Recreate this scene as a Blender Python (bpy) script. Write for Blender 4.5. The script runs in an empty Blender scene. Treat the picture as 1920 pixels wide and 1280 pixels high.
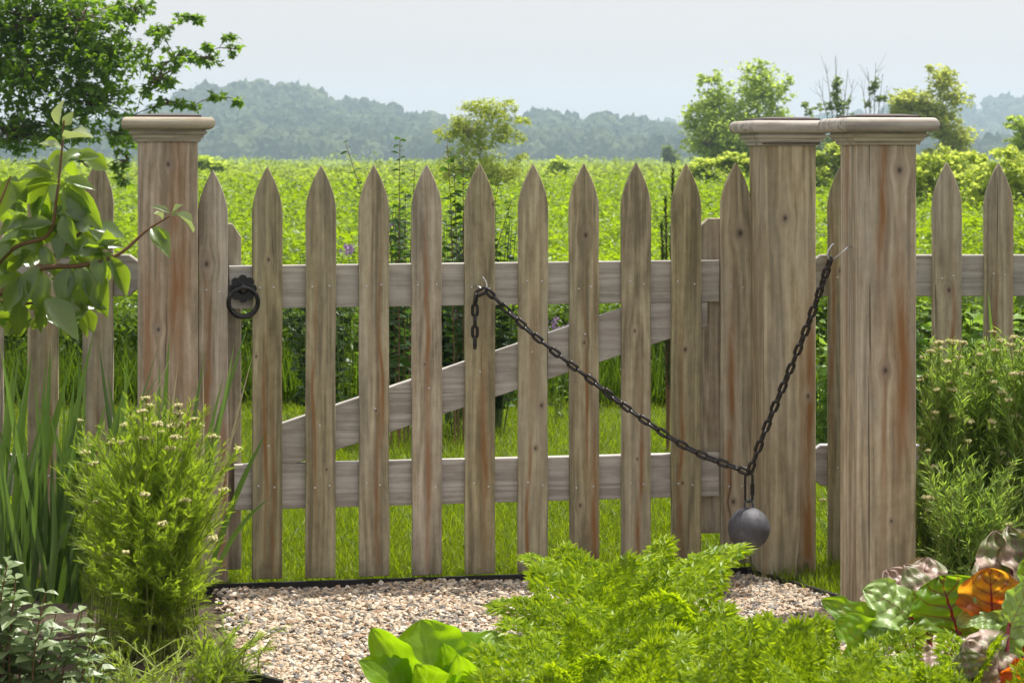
import bpy, math
import numpy as np
from mathutils import Matrix, Vector

S = bpy.context.scene
COL = S.collection
rng = np.random.default_rng(7)
PI = math.pi

# ------------------------------------------------------------------ camera
F, HOR, H = 4500.0, 302.0, 1.26          # focal length in photo pixels, horizon row, camera height
cam = bpy.data.cameras.new("camera")
camo = bpy.data.objects.new("camera", cam); COL.objects.link(camo)
camo.location = (0, 0, H); camo.rotation_euler = (PI/2, 0, 0)
cam.sensor_width = 36.0; cam.lens = 36.0*F/1920
cam.shift_y = -(640-HOR)/1920
cam.clip_start = 0.1; cam.clip_end = 6000
cam.dof.use_dof = True; cam.dof.focus_distance = 6.9; cam.dof.aperture_fstop = 16
S.camera = camo
S.render.resolution_x = 1024; S.render.resolution_y = 682

# ------------------------------------------------------------------ light
SUN_EL, SUN_AZ = math.radians(68), math.radians(52)      # azimuth from +Y (away from the camera) towards +X
w = bpy.data.worlds.new("World"); S.world = w; w.use_nodes = True
nt = w.node_tree; nt.nodes.clear()
sky = nt.nodes.new('ShaderNodeTexSky'); sky.sky_type = 'NISHITA'; sky.sun_disc = False
sky.sun_elevation = SUN_EL; sky.sun_rotation = SUN_AZ
sky.air_density = 1.0; sky.dust_density = 7.0; sky.ozone_density = 1.0
hs = nt.nodes.new('ShaderNodeHueSaturation'); hs.inputs['Saturation'].default_value = 0.22
mx = nt.nodes.new('ShaderNodeMixRGB'); mx.inputs[0].default_value = 0.62
mx.inputs[2].default_value = (6.6, 6.15, 6.1, 1)       # bright even haze of a milky summer sky
bg = nt.nodes.new('ShaderNodeBackground'); bg.inputs[1].default_value = 0.125
out = nt.nodes.new('ShaderNodeOutputWorld')
nt.links.new(sky.outputs[0], hs.inputs['Color']); nt.links.new(hs.outputs[0], mx.inputs[1])
nt.links.new(mx.outputs[0], bg.inputs[0]); nt.links.new(bg.outputs[0], out.inputs[0])
sl = bpy.data.lights.new("sun", 'SUN'); sl.energy = 4.6; sl.angle = math.radians(0.6); sl.color = (1, .95, .87)
so = bpy.data.objects.new("sun", sl); COL.objects.link(so); so.location = (3, 6, 12)
sd = Vector((math.sin(SUN_AZ)*math.cos(SUN_EL), math.cos(SUN_AZ)*math.cos(SUN_EL), math.sin(SUN_EL)))
so.rotation_euler = sd.to_track_quat('Z', 'Y').to_euler()
S.view_settings.view_transform = 'Standard'; S.view_settings.look = 'None'
S.view_settings.exposure = 0.5; S.view_settings.gamma = 1.0
S.render.engine = 'CYCLES'
c = S.cycles
c.use_denoising = True; c.max_bounces = 8; c.diffuse_bounces = 3; c.glossy_bounces = 2
c.transmission_bounces = 4; c.transparent_max_bounces = 6; c.volume_bounces = 1
c.use_adaptive_sampling = True; c.adaptive_threshold = 0.02; c.caustics_reflective = False; c.caustics_refractive = False

def P(px, py, Y): return Vector(((px-960)/F*Y, Y, H-(py-HOR)/F*Y))
def PX(px, Y): return (px-960)/F*Y
def PZ(py, Y): return H-(py-HOR)/F*Y

# ------------------------------------------------------------------ object helpers
def tag(o, label=None, cat=None, group=None, kind=None):
    if label: o['label'] = label
    if cat: o['category'] = cat
    if group: o['group'] = group
    if kind: o['kind'] = kind
    return o
def thing(name, label, cat, loc=(0,0,0), rz=0, group=None):
    o = bpy.data.objects.new(name, None); COL.objects.link(o)
    o.location = loc; o.rotation_euler = (0,0,rz); o.empty_display_size = .1
    return tag(o, label, cat, group)

class MB:
    """collects faces with numpy and links them as one mesh object"""
    def __init__(s): s.v=[]; s.f=[]; s.n=0; s.uv=[]
    def add(s, v, f, uv=None):
        v = np.asarray(v, dtype=np.float32).reshape(-1,3); f = np.asarray(f, dtype=np.int32)
        s.v.append(v); s.f.append(f+s.n); s.n += len(v)
        s.uv.append(np.zeros((len(v),2),np.float32) if uv is None else np.asarray(uv,np.float32).reshape(-1,2))
    def inst(s, tpl, locs, X, Y, Z, sc):
        tv, tf, tu = tpl
        sc = np.asarray(sc, dtype=np.float32)
        if sc.ndim == 1: sc = np.stack([sc]*3, 1)
        M = len(locs)
        if M == 0: return
        V = (tv[None,:,0,None]*X[:,None,:]*sc[:,0,None,None] + tv[None,:,1,None]*Y[:,None,:]*sc[:,1,None,None]
             + tv[None,:,2,None]*Z[:,None,:]*sc[:,2,None,None] + np.asarray(locs)[:,None,:])
        k = len(tv)
        Fc = (tf[None,:,:] + (np.arange(M)*k)[:,None,None]).reshape(-1, tf.shape[1])
        s.add(V.reshape(-1,3), Fc, np.tile(tu,(M,1)))
    def mesh(s, name, mat, smooth=False):
        me = bpy.data.meshes.new(name)
        V = np.concatenate(s.v); me.vertices.add(len(V)); me.vertices.foreach_set('co', V.ravel())
        L = np.concatenate([f.ravel() for f in s.f]); tot = np.concatenate([np.full(len(f), f.shape[1], np.int32) for f in s.f])
        me.loops.add(len(L)); me.loops.foreach_set('vertex_index', L)
        st = np.concatenate([[0], np.cumsum(tot)[:-1]]).astype(np.int32)
        me.polygons.add(len(tot)); me.polygons.foreach_set('loop_start', st)
        try: me.polygons.foreach_set('loop_total', tot)
        except Exception: pass
        me.polygons.foreach_set('use_smooth', np.full(len(tot), smooth))
        me.update(calc_edges=True)
        at = me.attributes.new('leafuv', 'FLOAT2', 'POINT'); at.data.foreach_set('vector', np.concatenate(s.uv).ravel())
        me.materials.append(mat); me.validate()
        return me
    def build(s, name, mat, parent=None, smooth=False):
        if not s.v: return None
        o = bpy.data.objects.new(name, s.mesh(name, mat, smooth)); COL.objects.link(o)
        if parent: o.parent = parent
        return o
def place(me, name, parent=None, mat=None):
    o = bpy.data.objects.new(name, me); COL.objects.link(o)
    if parent: o.parent = parent
    if mat is not None: o.matrix_local = mat
    return o

def nrm(a): return a/np.maximum(np.linalg.norm(a, axis=-1, keepdims=True), 1e-9)
def frames(d, up):
    """leaf axis d (M,3), face normal close to up (M,3)"""
    d = nrm(np.asarray(d,float)); X = nrm(np.cross(d, up)); Z = np.cross(X, d)
    return X, d, Z
def randdir(n, zmin=-1, zmax=1, r=rng):
    z = r.uniform(zmin, zmax, n); a = r.uniform(0, 2*PI, n); q = np.sqrt(np.maximum(0,1-z*z))
    return np.stack([q*np.cos(a), q*np.sin(a), z], 1)

def tube(mb, pts, rad, n=6, cap=True):
    pts = np.asarray(pts, float); m = len(pts)
    rad = np.full(m, rad) if np.isscalar(rad) else np.asarray(rad, float)
    t = nrm(np.gradient(pts, axis=0))
    ref = np.array([0,0,1.]) if abs(t[0,2]) < .9 else np.array([1.,0,0])
    u = np.cross(t[0], ref); u /= np.linalg.norm(u); U=[]
    for i in range(m):
        u = u - t[i]*np.dot(u, t[i]); u /= max(np.linalg.norm(u),1e-9); U.append(u)
    U = np.array(U); W = np.cross(t, U)
    a = np.arange(n)*2*PI/n
    V = pts[:,None,:] + rad[:,None,None]*(np.cos(a)[None,:,None]*U[:,None,:] + np.sin(a)[None,:,None]*W[:,None,:])
    i, j = np.meshgrid(np.arange(m-1), np.arange(n), indexing='ij')
    f = np.stack([i*n+j, i*n+(j+1)%n, (i+1)*n+(j+1)%n, (i+1)*n+j], -1).reshape(-1,4)
    mb.add(V.reshape(-1,3), f)
    if cap and n >= 3:
        mb.add(V[0], [list(range(n))[::-1]]); mb.add(V[-1], [list(range(n))])
def spline(pts, n=12):
    """Catmull-Rom through pts"""
    p = [np.array(q, float) for q in pts]; p = [2*p[0]-p[1]] + p + [2*p[-1]-p[-2]]
    o = []
    for i in range(1, len(p)-2):
        for k in range(n):
            t = k/n; o.append(.5*((2*p[i])+(-p[i-1]+p[i+1])*t+(2*p[i-1]-5*p[i]+4*p[i+1]-p[i+2])*t*t+(-p[i-1]+3*p[i]-3*p[i+1]+p[i+2])*t**3))
    o.append(p[-2]); return np.array(o)
def prism(mb, pts, y0, y1, ch=.0015):
    """convex outline pts (x,z), counter-clockwise seen from -Y, front face at y0, back at y1, chamfered edges"""
    q = np.array(pts, float); n = len(q)
    e = nrm(np.roll(q,-1,0)-q); nn = np.stack([-e[:,1], e[:,0]], 1)           # inward normals
    b = nrm(nn+np.roll(nn,1,0)); k = 1/np.maximum((b*nn).sum(1), .35)
    ins = q + b*k[:,None]*ch
    def ring(a,y): return np.stack([a[:,0], np.full(n,y), a[:,1]], 1)
    V = np.concatenate([ring(ins,y0), ring(q,y0+ch), ring(q,y1-ch), ring(ins,y1)])
    f = []
    for r in range(3):
        for i in range(n):
            j=(i+1)%n; f.append([r*n+i, (r+1)*n+i, (r+1)*n+j, r*n+j])
    mb.add(V, f)
    mb.add(V[:n], [list(range(n))]); mb.add(V[3*n:], [list(range(n))[::-1]])
def boxm(mb, x0,x1,y0,y1,z0,z1, ch=.002): prism(mb, [(x0,z0),(x1,z0),(x1,z1),(x0,z1)], y0, y1, ch)

# icosphere template
def ico(sub=1):
    t=(1+5**.5)/2
    v=[(-1,t,0),(1,t,0),(-1,-t,0),(1,-t,0),(0,-1,t),(0,1,t),(0,-1,-t),(0,1,-t),(t,0,-1),(t,0,1),(-t,0,-1),(-t,0,1)]
    f=[(0,11,5),(0,5,1),(0,1,7),(0,7,10),(0,10,11),(1,5,9),(5,11,4),(11,10,2),(10,7,6),(7,1,8),(3,9,4),(3,4,2),(3,2,6),(3,6,8),(3,8,9),(4,9,5),(2,4,11),(6,2,10),(8,6,7),(9,8,1)]
    v=[np.array(q)/np.linalg.norm(q) for q in v]
    for _ in range(sub-1):
        c={}; nf=[]
        def mid(a,b):
            k=(min(a,b),max(a,b))
            if k not in c: m=v[a]+v[b]; v.append(m/np.linalg.norm(m)); c[k]=len(v)-1
            return c[k]
        for a,b,d in f:
            x,y,z=mid(a,b),mid(b,d),mid(d,a); nf+=[(a,x,z),(b,y,x),(d,z,y),(x,y,z)]
        f=nf
    v=np.array(v); return v, np.array(f,np.int32), np.zeros((len(v),2),np.float32)
def leaf_tpl(w=.5, n=4, fold=.15, curl=.2, peak=.45, wave=0, tip=1.0, cup=0):
    """unit-length leaf along +Y, folded about its midrib"""
    V=[];U=[];Fc=[]
    for i in range(n+1):
        t=i/n
        pr=(t/peak)**.6 if t<peak else max(0,(1-((t-peak)/(1-peak))**(1.6*tip)))
        pr=min(1,pr) if 0<i<n else 0.02
        hw=w/2*pr; zz=-curl*t*t; wv=wave*math.sin(t*14)
        V+= [(-hw,t,zz+fold*hw*2+wv*pr),(0,t,zz),(hw,t,zz+fold*hw*2-wv*pr)]; U+=[(-1*pr,t),(0,t),(pr,t)]
        if i: 
            a=(i-1)*3; b=i*3; Fc+=[(a,a+1,b+1,b),(a+1,a+2,b+2,b+1)]
    return np.array(V,float), np.array(Fc,np.int32), np.array(U,np.float32)
DIAMOND=(np.array([(0,0,0),(-.5,.45,.12),(0,1,-.05),(.5,.5,.12),(0,.5,0)],float), np.array([(0,4,1),(1,4,2),(4,3,2),(0,3,4)],np.int32), np.array([(0,0),(-1,.45),(0,1),(1,.5),(0,.5)],np.float32))
NEEDLE=(np.array([(-.5,0,0),(.5,0,0),(0,1,-.1)],float), np.array([(0,1,2)],np.int32), np.array([(0,0),(0,0),(0,1)],np.float32))

def noise2(x, y, f, seed=0, oc=3):
    r = np.random.default_rng(seed); o = 0; a = 1; s = 0
    for k in range(oc):
        for _ in range(5):
            th = r.uniform(0,2*PI); ph = r.uniform(0,2*PI); ff = f*r.uniform(.7,1.4)
            o = o + a*np.sin((x*math.cos(th)+y*math.sin(th))*ff+ph); s += a*.6
        a *= .5; f *= 2.1
    return o/s

# ------------------------------------------------------------------ node helpers
class NT:
    def __init__(s, name):
        s.m = bpy.data.materials.new(name); s.m.use_nodes = True; s.t = s.m.node_tree; s.t.nodes.clear()
        s.out = s.n('ShaderNodeOutputMaterial')
    def n(s, typ, **kw):
        q = s.t.nodes.new(typ)
        for k,v in kw.items(): setattr(q,k,v)
        return q
    def set(s, inp, v):
        if isinstance(v, bpy.types.NodeSocket): s.t.links.new(v, inp)
        elif v is not None:
            if hasattr(inp.default_value,'__len__') and not hasattr(v,'__len__'): v = [v]*len(inp.default_value)
            if hasattr(v,'__len__') and len(inp.default_value)==4 and len(v)==3: v = (*v,1)
            inp.default_value = v
    def math(s, op, a, b=None, c=None, clamp=False):
        q = s.n('ShaderNodeMath', operation=op); q.use_clamp = clamp
        for i,v in enumerate((a,b,c)):
            if v is not None: s.set(q.inputs[i], v)
        return q.outputs[0]
    def sep(s, v): q=s.n('ShaderNodeSeparateXYZ'); s.set(q.inputs[0],v); return q.outputs
    def comb(s, x=0,y=0,z=0):
        q=s.n('ShaderNodeCombineXYZ')
        for i,v in enumerate((x,y,z)): s.set(q.inputs[i],v)
        return q.outputs[0]
    def noise(s, vec, scale=5, detail=3, rough=.5, dist=0, fac=True):
        q=s.n('ShaderNodeTexNoise'); s.set(q.inputs['Vector'],vec)
        q.inputs['Scale'].default_value=scale; q.inputs['Detail'].default_value=detail; q.inputs['Roughness'].default_value=rough; q.inputs['Distortion'].default_value=dist
        return q.outputs[0] if fac else q.outputs[1]
    def ramp(s, f, stops, interp='LINEAR'):
        q=s.n('ShaderNodeValToRGB'); s.set(q.inputs[0],f); cr=q.color_ramp; cr.interpolation=interp
        while len(cr.elements)<len(stops): cr.elements.new(.5)
        for e,(p,col) in zip(cr.elements,stops):
            e.position=p; e.color=(*col,1) if hasattr(col,'__len__') else (col,col,col,1)
        return q.outputs[0]
    def mix(s, f, a, b, mode='MIX'):
        q=s.n('ShaderNodeMixRGB', blend_type=mode); s.set(q.inputs[0],f); s.set(q.inputs[1],a); s.set(q.inputs[2],b); return q.outputs[0]
    def bump(s, h, strength=.5, dist=.002):
        q=s.n('ShaderNodeBump'); q.inputs['Strength'].default_value=strength; q.inputs['Distance'].default_value=dist; s.set(q.inputs['Height'],h); return q.outputs[0]
    def bsdf(s, col, rough=.6, bump=None, metal=0, spec=.5, final=True):
        q=s.n('ShaderNodeBsdfPrincipled'); s.set(q.inputs['Base Color'],col); s.set(q.inputs['Roughness'],rough)
        q.inputs['Metallic'].default_value=metal; q.inputs['Specular IOR Level'].default_value=spec
        if bump is not None: s.set(q.inputs['Normal'],bump)
        if final: s.t.links.new(q.outputs[0], s.out.inputs[0])
        return q.outputs[0]

def leaf_mat(name, dark, light, trans=.45, tcol=None, rough=.45, spec=.4, vein=None, veinw=.06, side=0, blotch=None, bumpy=0, patch=0):
    """dark/light: range of leaf colours from leaf to leaf; tcol: colour of light coming through"""
    t = NT(name); g = t.n('ShaderNodeNewGeometry'); rnd = t.math('FRACT', t.math('ADD', g.outputs['Random Per Island'], t.n('ShaderNodeObjectInfo').outputs['Random']))
    tc = t.n('ShaderNodeTexCoord').outputs['Object']
    nz = t.noise(tc, 22, 3)
    f = t.math('ADD', t.math('MULTIPLY', rnd, .7), t.math('MULTIPLY', nz, .35))
    if patch: f = t.math('ADD', f, t.math('MULTIPLY', t.math('SUBTRACT', t.noise(tc, patch, 3, .6), .5), 1.5))
    col = t.ramp(f, [(.1,dark),(.9,light)])
    tl = t.ramp(f, [(.1,[x*.75 for x in (tcol or light)]),(.9,[min(1,x*1.2) for x in (tcol or light)])])
    if blotch:
        b = t.ramp(t.noise(tc, blotch[1], 4), [(.48,0),(.58,1)])
        col = t.mix(b, col, blotch[0]); tl = t.mix(b, tl, blotch[2])
    bmp = None
    if vein:
        at = t.n('ShaderNodeAttribute'); at.attribute_name='leafuv'; u,v,_ = t.sep(at.outputs['Vector'])
        au = t.math('ABSOLUTE', u)
        mid = t.math('LESS_THAN', au, t.math('MULTIPLY', t.math('SUBTRACT',1.15,v), veinw))
        if side:
            sv = t.math('FRACT', t.math('MULTIPLY', t.math('SUBTRACT', t.math('ADD', v, t.math('MULTIPLY', nz, .05)), t.math('MULTIPLY', au, .33)), side))
            tri = t.math('ABSOLUTE', t.math('SUBTRACT', sv, .5))
            sm = t.math('MULTIPLY', t.math('LESS_THAN', tri, t.math('MULTIPLY', t.math('SUBTRACT',1.1,au), .09)), .65)
            mid = t.math('MAXIMUM', mid, sm)
            bmp = t.bump(tri, .5, .004)
        col = t.mix(mid, col, vein[0]); tl = t.mix(mid, tl, vein[1])
    if bumpy: bmp = t.bump(t.noise(tc, bumpy, 3), .8, .006)
    p = t.bsdf(col, rough, bmp, spec=spec, final=False)
    tr = t.n('ShaderNodeBsdfTranslucent'); t.set(tr.inputs[0], tl)
    ms = t.n('ShaderNodeMixShader'); ms.inputs[0].default_value = trans
    t.t.links.new(p, ms.inputs[1]); t.t.links.new(tr.outputs[0], ms.inputs[2]); t.t.links.new(ms.outputs[0], t.out.inputs[0])
    return t.m

def wood_mat(name, axis='Z', tones=((0.183,0.159,0.104),(0.349,0.306,0.204),(0.511,0.463,0.325)), stain=.6, grey=.35):
    t = NT(name); tc = t.n('ShaderNodeTexCoord').outputs['Object']; x,y,z = t.sep(tc)
    if axis=='X': x,z = z,x
    oi = t.n('ShaderNodeObjectInfo').outputs['Random']
    ofs = t.math('MULTIPLY', oi, 37.0)
    core=None; halo=None; xw=x
    for k in ('k1','k2','k3','k4'):
        a = t.n('ShaderNodeAttribute'); a.attribute_type='OBJECT'; a.attribute_name=k
        kx,kz,kr = t.sep(a.outputs['Vector']); kr = t.math('MAXIMUM', kr, .0002)
        dx = t.math('SUBTRACT', x, kx); dz = t.math('MULTIPLY', t.math('SUBTRACT', z, kz), .75)
        d2 = t.math('ADD', t.math('MULTIPLY',dx,dx), t.math('MULTIPLY',dz,dz)); r2 = t.math('MULTIPLY',kr,kr)
        q = t.math('DIVIDE', d2, r2)
        wv = t.math('EXPONENT', t.math('MULTIPLY', q, -.09))
        xw = t.math('SUBTRACT', xw, t.math('MULTIPLY', t.math('MULTIPLY', dx, wv), .85))
        cr = t.math('EXPONENT', t.math('MULTIPLY', q, -1.1)); ha = t.math('EXPONENT', t.math('MULTIPLY', q, -.22))
        core = cr if core is None else t.math('MAXIMUM', core, cr)
        halo = ha if halo is None else t.math('MAXIMUM', halo, ha)
    def v(sx, sz, sy=None): return t.comb(t.math('ADD', t.math('MULTIPLY', xw, sx), ofs), t.math('MULTIPLY', y, sy or sx), t.math('ADD', t.math('MULTIPLY', z, sz), ofs))
    fine = t.noise(v(120,5), 1, 4, .7); mid = t.noise(v(46,1.5), 1, 4, .6, .3); mott = t.noise(v(42,22), 1, 4, .65); broad = t.noise(v(13,.7), 1, 3, .55, .4)
    rings = t.math('SINE', t.math('MULTIPLY', t.noise(v(11,.8), 1, 1.5, .45), 62)); rings = t.math('MULTIPLY_ADD', rings, .5, .5)
    f = t.math('ADD', t.math('ADD', t.math('MULTIPLY_ADD', mid, .40, -.03), t.math('MULTIPLY', broad, .32)), t.math('ADD', t.math('ADD', t.math('MULTIPLY', fine, .34), t.math('MULTIPLY', t.math('SUBTRACT', mott, .5), .22)), t.math('MULTIPLY', t.math('SUBTRACT', rings, .5), .085)))
    col = t.ramp(f, [(.40,tones[0]),(.52,tones[1]),(.63,tones[2])])
    # weathered grey patches
    gp = t.ramp(t.noise(v(7,1.3), 1, 4, .6), [(.45,0),(.68,grey)])
    col = t.mix(gp, col, (.36,.35,.325))
    # orange streaks: long stains with their own outline
    sm = None
    for k,dflt in (('s1',0),('s2',0)):
        a = t.n('ShaderNodeAttribute'); a.attribute_type='OBJECT'; a.attribute_name=k
        sx,sw,sz = t.sep(a.outputs['Vector']); sw = t.math('MAXIMUM', sw, .0002)
        wob = t.math('MULTIPLY', t.math('SUBTRACT', t.noise(v(.01,3.2), 1, 2), .5), .045)
        dd = t.math('DIVIDE', t.math('SUBTRACT', t.math('ADD', x, wob), sx), sw)
        g = t.math('EXPONENT', t.math('MULTIPLY', t.math('MULTIPLY', dd, dd), -1.0))
        zz = t.math('MULTIPLY', t.math('SUBTRACT', z, sz), 3.2)
        gz = t.math('EXPONENT', t.math('MULTIPLY', t.math('MULTIPLY', zz, zz), -1.0))
        g = t.math('MULTIPLY', t.math('MULTIPLY', g, gz), t.ramp(t.noise(v(30,5), 1, 3, .6), [(.30,.25),(.55,1)]))
        sm = g if sm is None else t.math('MAXIMUM', sm, g)
    gen = t.ramp(t.noise(v(22,.8), 1, 3, .5, .2), [(.57,0),(.72,.6*stain)])
    sm = t.math('MAXIMUM', t.math('MULTIPLY', sm, t.math('MULTIPLY_ADD', mid, 1.3, .35)), gen, clamp=True)
    col = t.mix(sm, col, (.25,.125,.048))
    col = t.mix(t.math('MULTIPLY', halo, .5), col, (.40,.35,.30))
    kn = t.math('MULTIPLY', t.math('SUBTRACT', halo, core, clamp=True), t.noise(v(40,20), 1, 3))
    col = t.mix(t.math('MULTIPLY', kn, .8, clamp=True), col, (.22,.14,.08))
    col = t.mix(t.math('MULTIPLY', core, .92), col, (.035,.022,.014))
    sp_ = t.math('SUBTRACT', t.noise(v(25,12), 1, 4, .7), t.math('MULTIPLY', z, 4.0)) if axis=='Z' else None
    if sp_ is not None: col = t.mix(t.ramp(sp_, [(.28,0),(.55,.45)]), col, (.10,.085,.07))
    alg = t.ramp(t.noise(v(16,5), 1, 4, .65), [(.60,0),(.75,.35)])
    col = t.mix(alg, col, (.16,.17,.115))
    # drying cracks
    ck = t.math('LESS_THAN', t.noise(v(52,.8), 1, 2, .5), .29)
    col = t.mix(t.math('MULTIPLY', ck, .75), col, (.03,.024,.018))
    vr = t.math('MULTIPLY_ADD', oi, .26, .87)
    col = t.mix(1, col, t.comb(vr, vr, t.math('MULTIPLY', vr, vr)), 'MULTIPLY')
    hgt = t.math('ADD', t.math('MULTIPLY', fine, .6), t.math('SUBTRACT', mid, t.math('ADD', ck, core)))
    t.bsdf(col, .82, t.bump(hgt, .55, .0015), spec=.25)
    return t.m

def simple(name, col, rough=.6, metal=0, spec=.5, var=0, scale=20, bump=0):
    t = NT(name); tc = t.n('ShaderNodeTexCoord').outputs['Object']; nz = t.noise(tc, scale, 4, .6)
    c2 = t.ramp(nz, [(.3,[x*(1-var) for x in col]),(.7,[min(1,x*(1+var)) for x in col])])
    t.bsdf(c2, rough, t.bump(nz, bump, .003) if bump else None, metal, spec); return t.m

M = {}
M['wood'] = wood_mat('weathered_cedar')
M['wood_post'] = wood_mat('weathered_cedar_post', tones=((0.240,0.198,0.126),(0.411,0.340,0.227),(0.560,0.491,0.351)), stain=1.25, grey=.4)
M['wood_rail'] = wood_mat('weathered_rail', 'X', tones=((0.293,0.273,0.254),(0.426,0.407,0.393),(0.535,0.514,0.501)), stain=.12, grey=.35)
M['wood_cap'] = wood_mat('weathered_cap', 'X', tones=((0.267,0.241,0.201),(0.436,0.401,0.345),(0.554,0.524,0.456)), stain=.25, grey=.45)
M['metal_cap'] = simple('dull_cap_metal', (.09,.07,.065), .5, .6, var=.3)
M['chain'] = simple('black_chain', (.040,.037,.036), .3, .8, .6, var=.3, scale=60)
M['black_iron'] = simple('black_painted_iron', (.014,.014,.017), .22, .3, .6, var=.2, scale=60)
M['zinc'] = simple('bright_zinc', (.62,.63,.64), .33, .9, var=.1)
M['ball'] = simple('grey_cast_ball', (.082,.082,.094), .6, .2, .4, var=.30, scale=45, bump=.6)
M['edging'] = simple('black_edging', (.014,.013,.013), .5, 0, .4, var=.3)

# ------------------------------------------------------------------ the ground
def sheet(name, pts, z, mat):
    mb = MB(); mb.add([(x,y,z) for x,y in pts], [list(range(len(pts)))]); o = mb.build(name, mat); return tag(o, kind='structure')
tg = NT('earth_under_grass'); q = tg.n('ShaderNodeTexCoord').outputs['Object']
tg.bsdf(tg.ramp(tg.noise(q, .6, 6, .65), [(.35,(.022,.034,.008)),(.65,(.045,.068,.014))]), .95)
sheet('ground', [(-1450,-15),(1450,-15),(1450,1830),(-1450,1830)], 0, tg.m)
tl_ = NT('lawn_soil'); q = tl_.n('ShaderNodeTexCoord').outputs['Object']
tl_.bsdf(tl_.ramp(tl_.noise(q, 9, 5, .6), [(.35,(.03,.055,.01)),(.65,(.07,.11,.02))]), .95)
sheet('lawn', [(-6,6.9),(6,6.9),(6,12.6),(-6,12.6)], .003, tl_.m)
ts = NT('gravel_bed'); q = ts.n('ShaderNodeTexCoord').outputs['Object']
ts.bsdf(ts.ramp(ts.noise(q, 60, 4, .6), [(.3,(.05,.04,.03)),(.7,(.16,.13,.10))]), .95)

# gate plane: px 500 -> Y 7.00, px 1380 -> Y 7.26
GA = Vector((PX(500,7.0), 7.0)); GB = Vector((PX(1380,7.26), 7.26)); GD = (GB-GA).normalized(); GANG = math.atan2(GD.y, GD.x)
GN = Vector((GD.y, -GD.x))      # towards the camera
def gate_uz(px, py):
    """photo pixel on the picket front plane -> (u along the gate, z)"""
    a = (px-960)/F       # X = a*Y ; point = GA + u*GD
    u = (a*GA.y-GA.x)/(GD.x-a*GD.y); Y = GA.y+u*GD.y
    return u, PZ(py, Y)
def gate_xy(u, n=0): return GA + GD*u + GN*n     # n towards the camera
g0 = gate_xy(-1.4, .012); g1 = gate_xy(gate_uz(1400,0)[0], .012)
post3 = Vector((PX(1645,6.5), 6.5))
edge_pts = [(g0.x,g0.y), (g1.x-.06,g1.y-.01), (g1.x,g1.y-.03), (PX(1570,6.78)+0.0, 6.80), (PX(1700,6.5), 6.42)]
path = [(PX(430,7.0),6.955)] + edge_pts[1:] + [(1.2,6.0),(1.25,4.9),(PX(640,4.9),4.9),(PX(535,5.58),5.58),(PX(480,5.68),5.68),(PX(452,5.8),5.8),(PX(432,6.5),6.5)]
tb = NT('planting_soil'); q = tb.n('ShaderNodeTexCoord').outputs['Object']; nz_ = tb.noise(q, 45, 6, .7)
tb.bsdf(tb.ramp(nz_, [(.3,(.028,.02,.012)),(.7,(.12,.085,.05))]), .95, tb.bump(nz_, .9, .02))
sheet('planting_bed', [(-2.6,7.0),(-2.6,4.6),(-.3,4.6),(-.45,6.93)], .005, tb.m)
sheet('side_bed', [(1.0,7.2),(1.0,5.2),(2.6,5.2),(2.6,7.2)], .0065, tb.m)
sheet('gravel_path', path, .008, ts.m)
# pebbles
tp = NT('pebbles'); r_ = tp.n('ShaderNodeNewGeometry').outputs['Random Per Island']; q = tp.n('ShaderNodeTexCoord').outputs['Object']
cc = tp.ramp(r_, [(0,(.17,.165,.16)),(.14,(.42,.36,.29)),(.30,(.52,.43,.33)),(.44,(.38,.28,.20)),(.54,(.60,.53,.44)),(.70,(.46,.36,.27)),(.80,(.24,.23,.22)),(.9,(.66,.62,.56)),(.97,(.33,.22,.15))], 'CONSTANT')
cc = tp.mix(.35, cc, tp.ramp(tp.noise(q, 160, 3), [(.3,.12),(.7,.75)]), 'OVERLAY')
cc = tp.mix(1, cc, (.96,.93,.87), 'MULTIPLY')
tp.bsdf(cc, .75, spec=.3)
def inpoly(x, y, poly):
    r = np.zeros(len(x), bool); n = len(poly)
    for i in range(n):
        x0,y0 = poly[i]; x1,y1 = poly[(i+1)%n]
        c_ = ((y0>y)!=(y1>y)) & (x < (x1-x0)*(y-y0)/(y1-y0+1e-12)+x0); r ^= c_
    return r
n=90000; x=rng.uniform(-1.3,1.45,n); y=rng.uniform(5.3,7.25,n); k=inpoly(x+rng.normal(0,.02,n),y,path); x,y=x[k],y[k]; n=len(x)
mb=MB(); d=randdir(n); up=randdir(n); X_,Y_,Z_=frames(d,up)
z=.011+rng.uniform(0,.012,n)+.006*noise2(x,y,9,3); sz=rng.lognormal(-5.33,.33,n); sz=np.clip(sz,.0022,.0105)
Z3=np.tile([0,0,1.],(n,1)); dh=nrm(d*[1,1,.45]+[0,0,0]); X_,Y_,Z_=frames(dh,Z3+up*.35)
t0=ico(1); tv=t0[0]*(1+.22*np.sin(t0[0][:,[1,2,0]]*5+1)); 
mb.inst((tv,t0[1],t0[2]), np.stack([x,y,z],1), X_,Y_,Z_, np.stack([sz,sz*rng.uniform(1.0,1.6,n),sz*rng.uniform(.55,.85,n)],1))
tag(mb.build('gravel', tp.m, smooth=False), 'loose tan, grey and pinkish gravel covering the path before the gate', 'gravel', kind='stuff')

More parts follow.
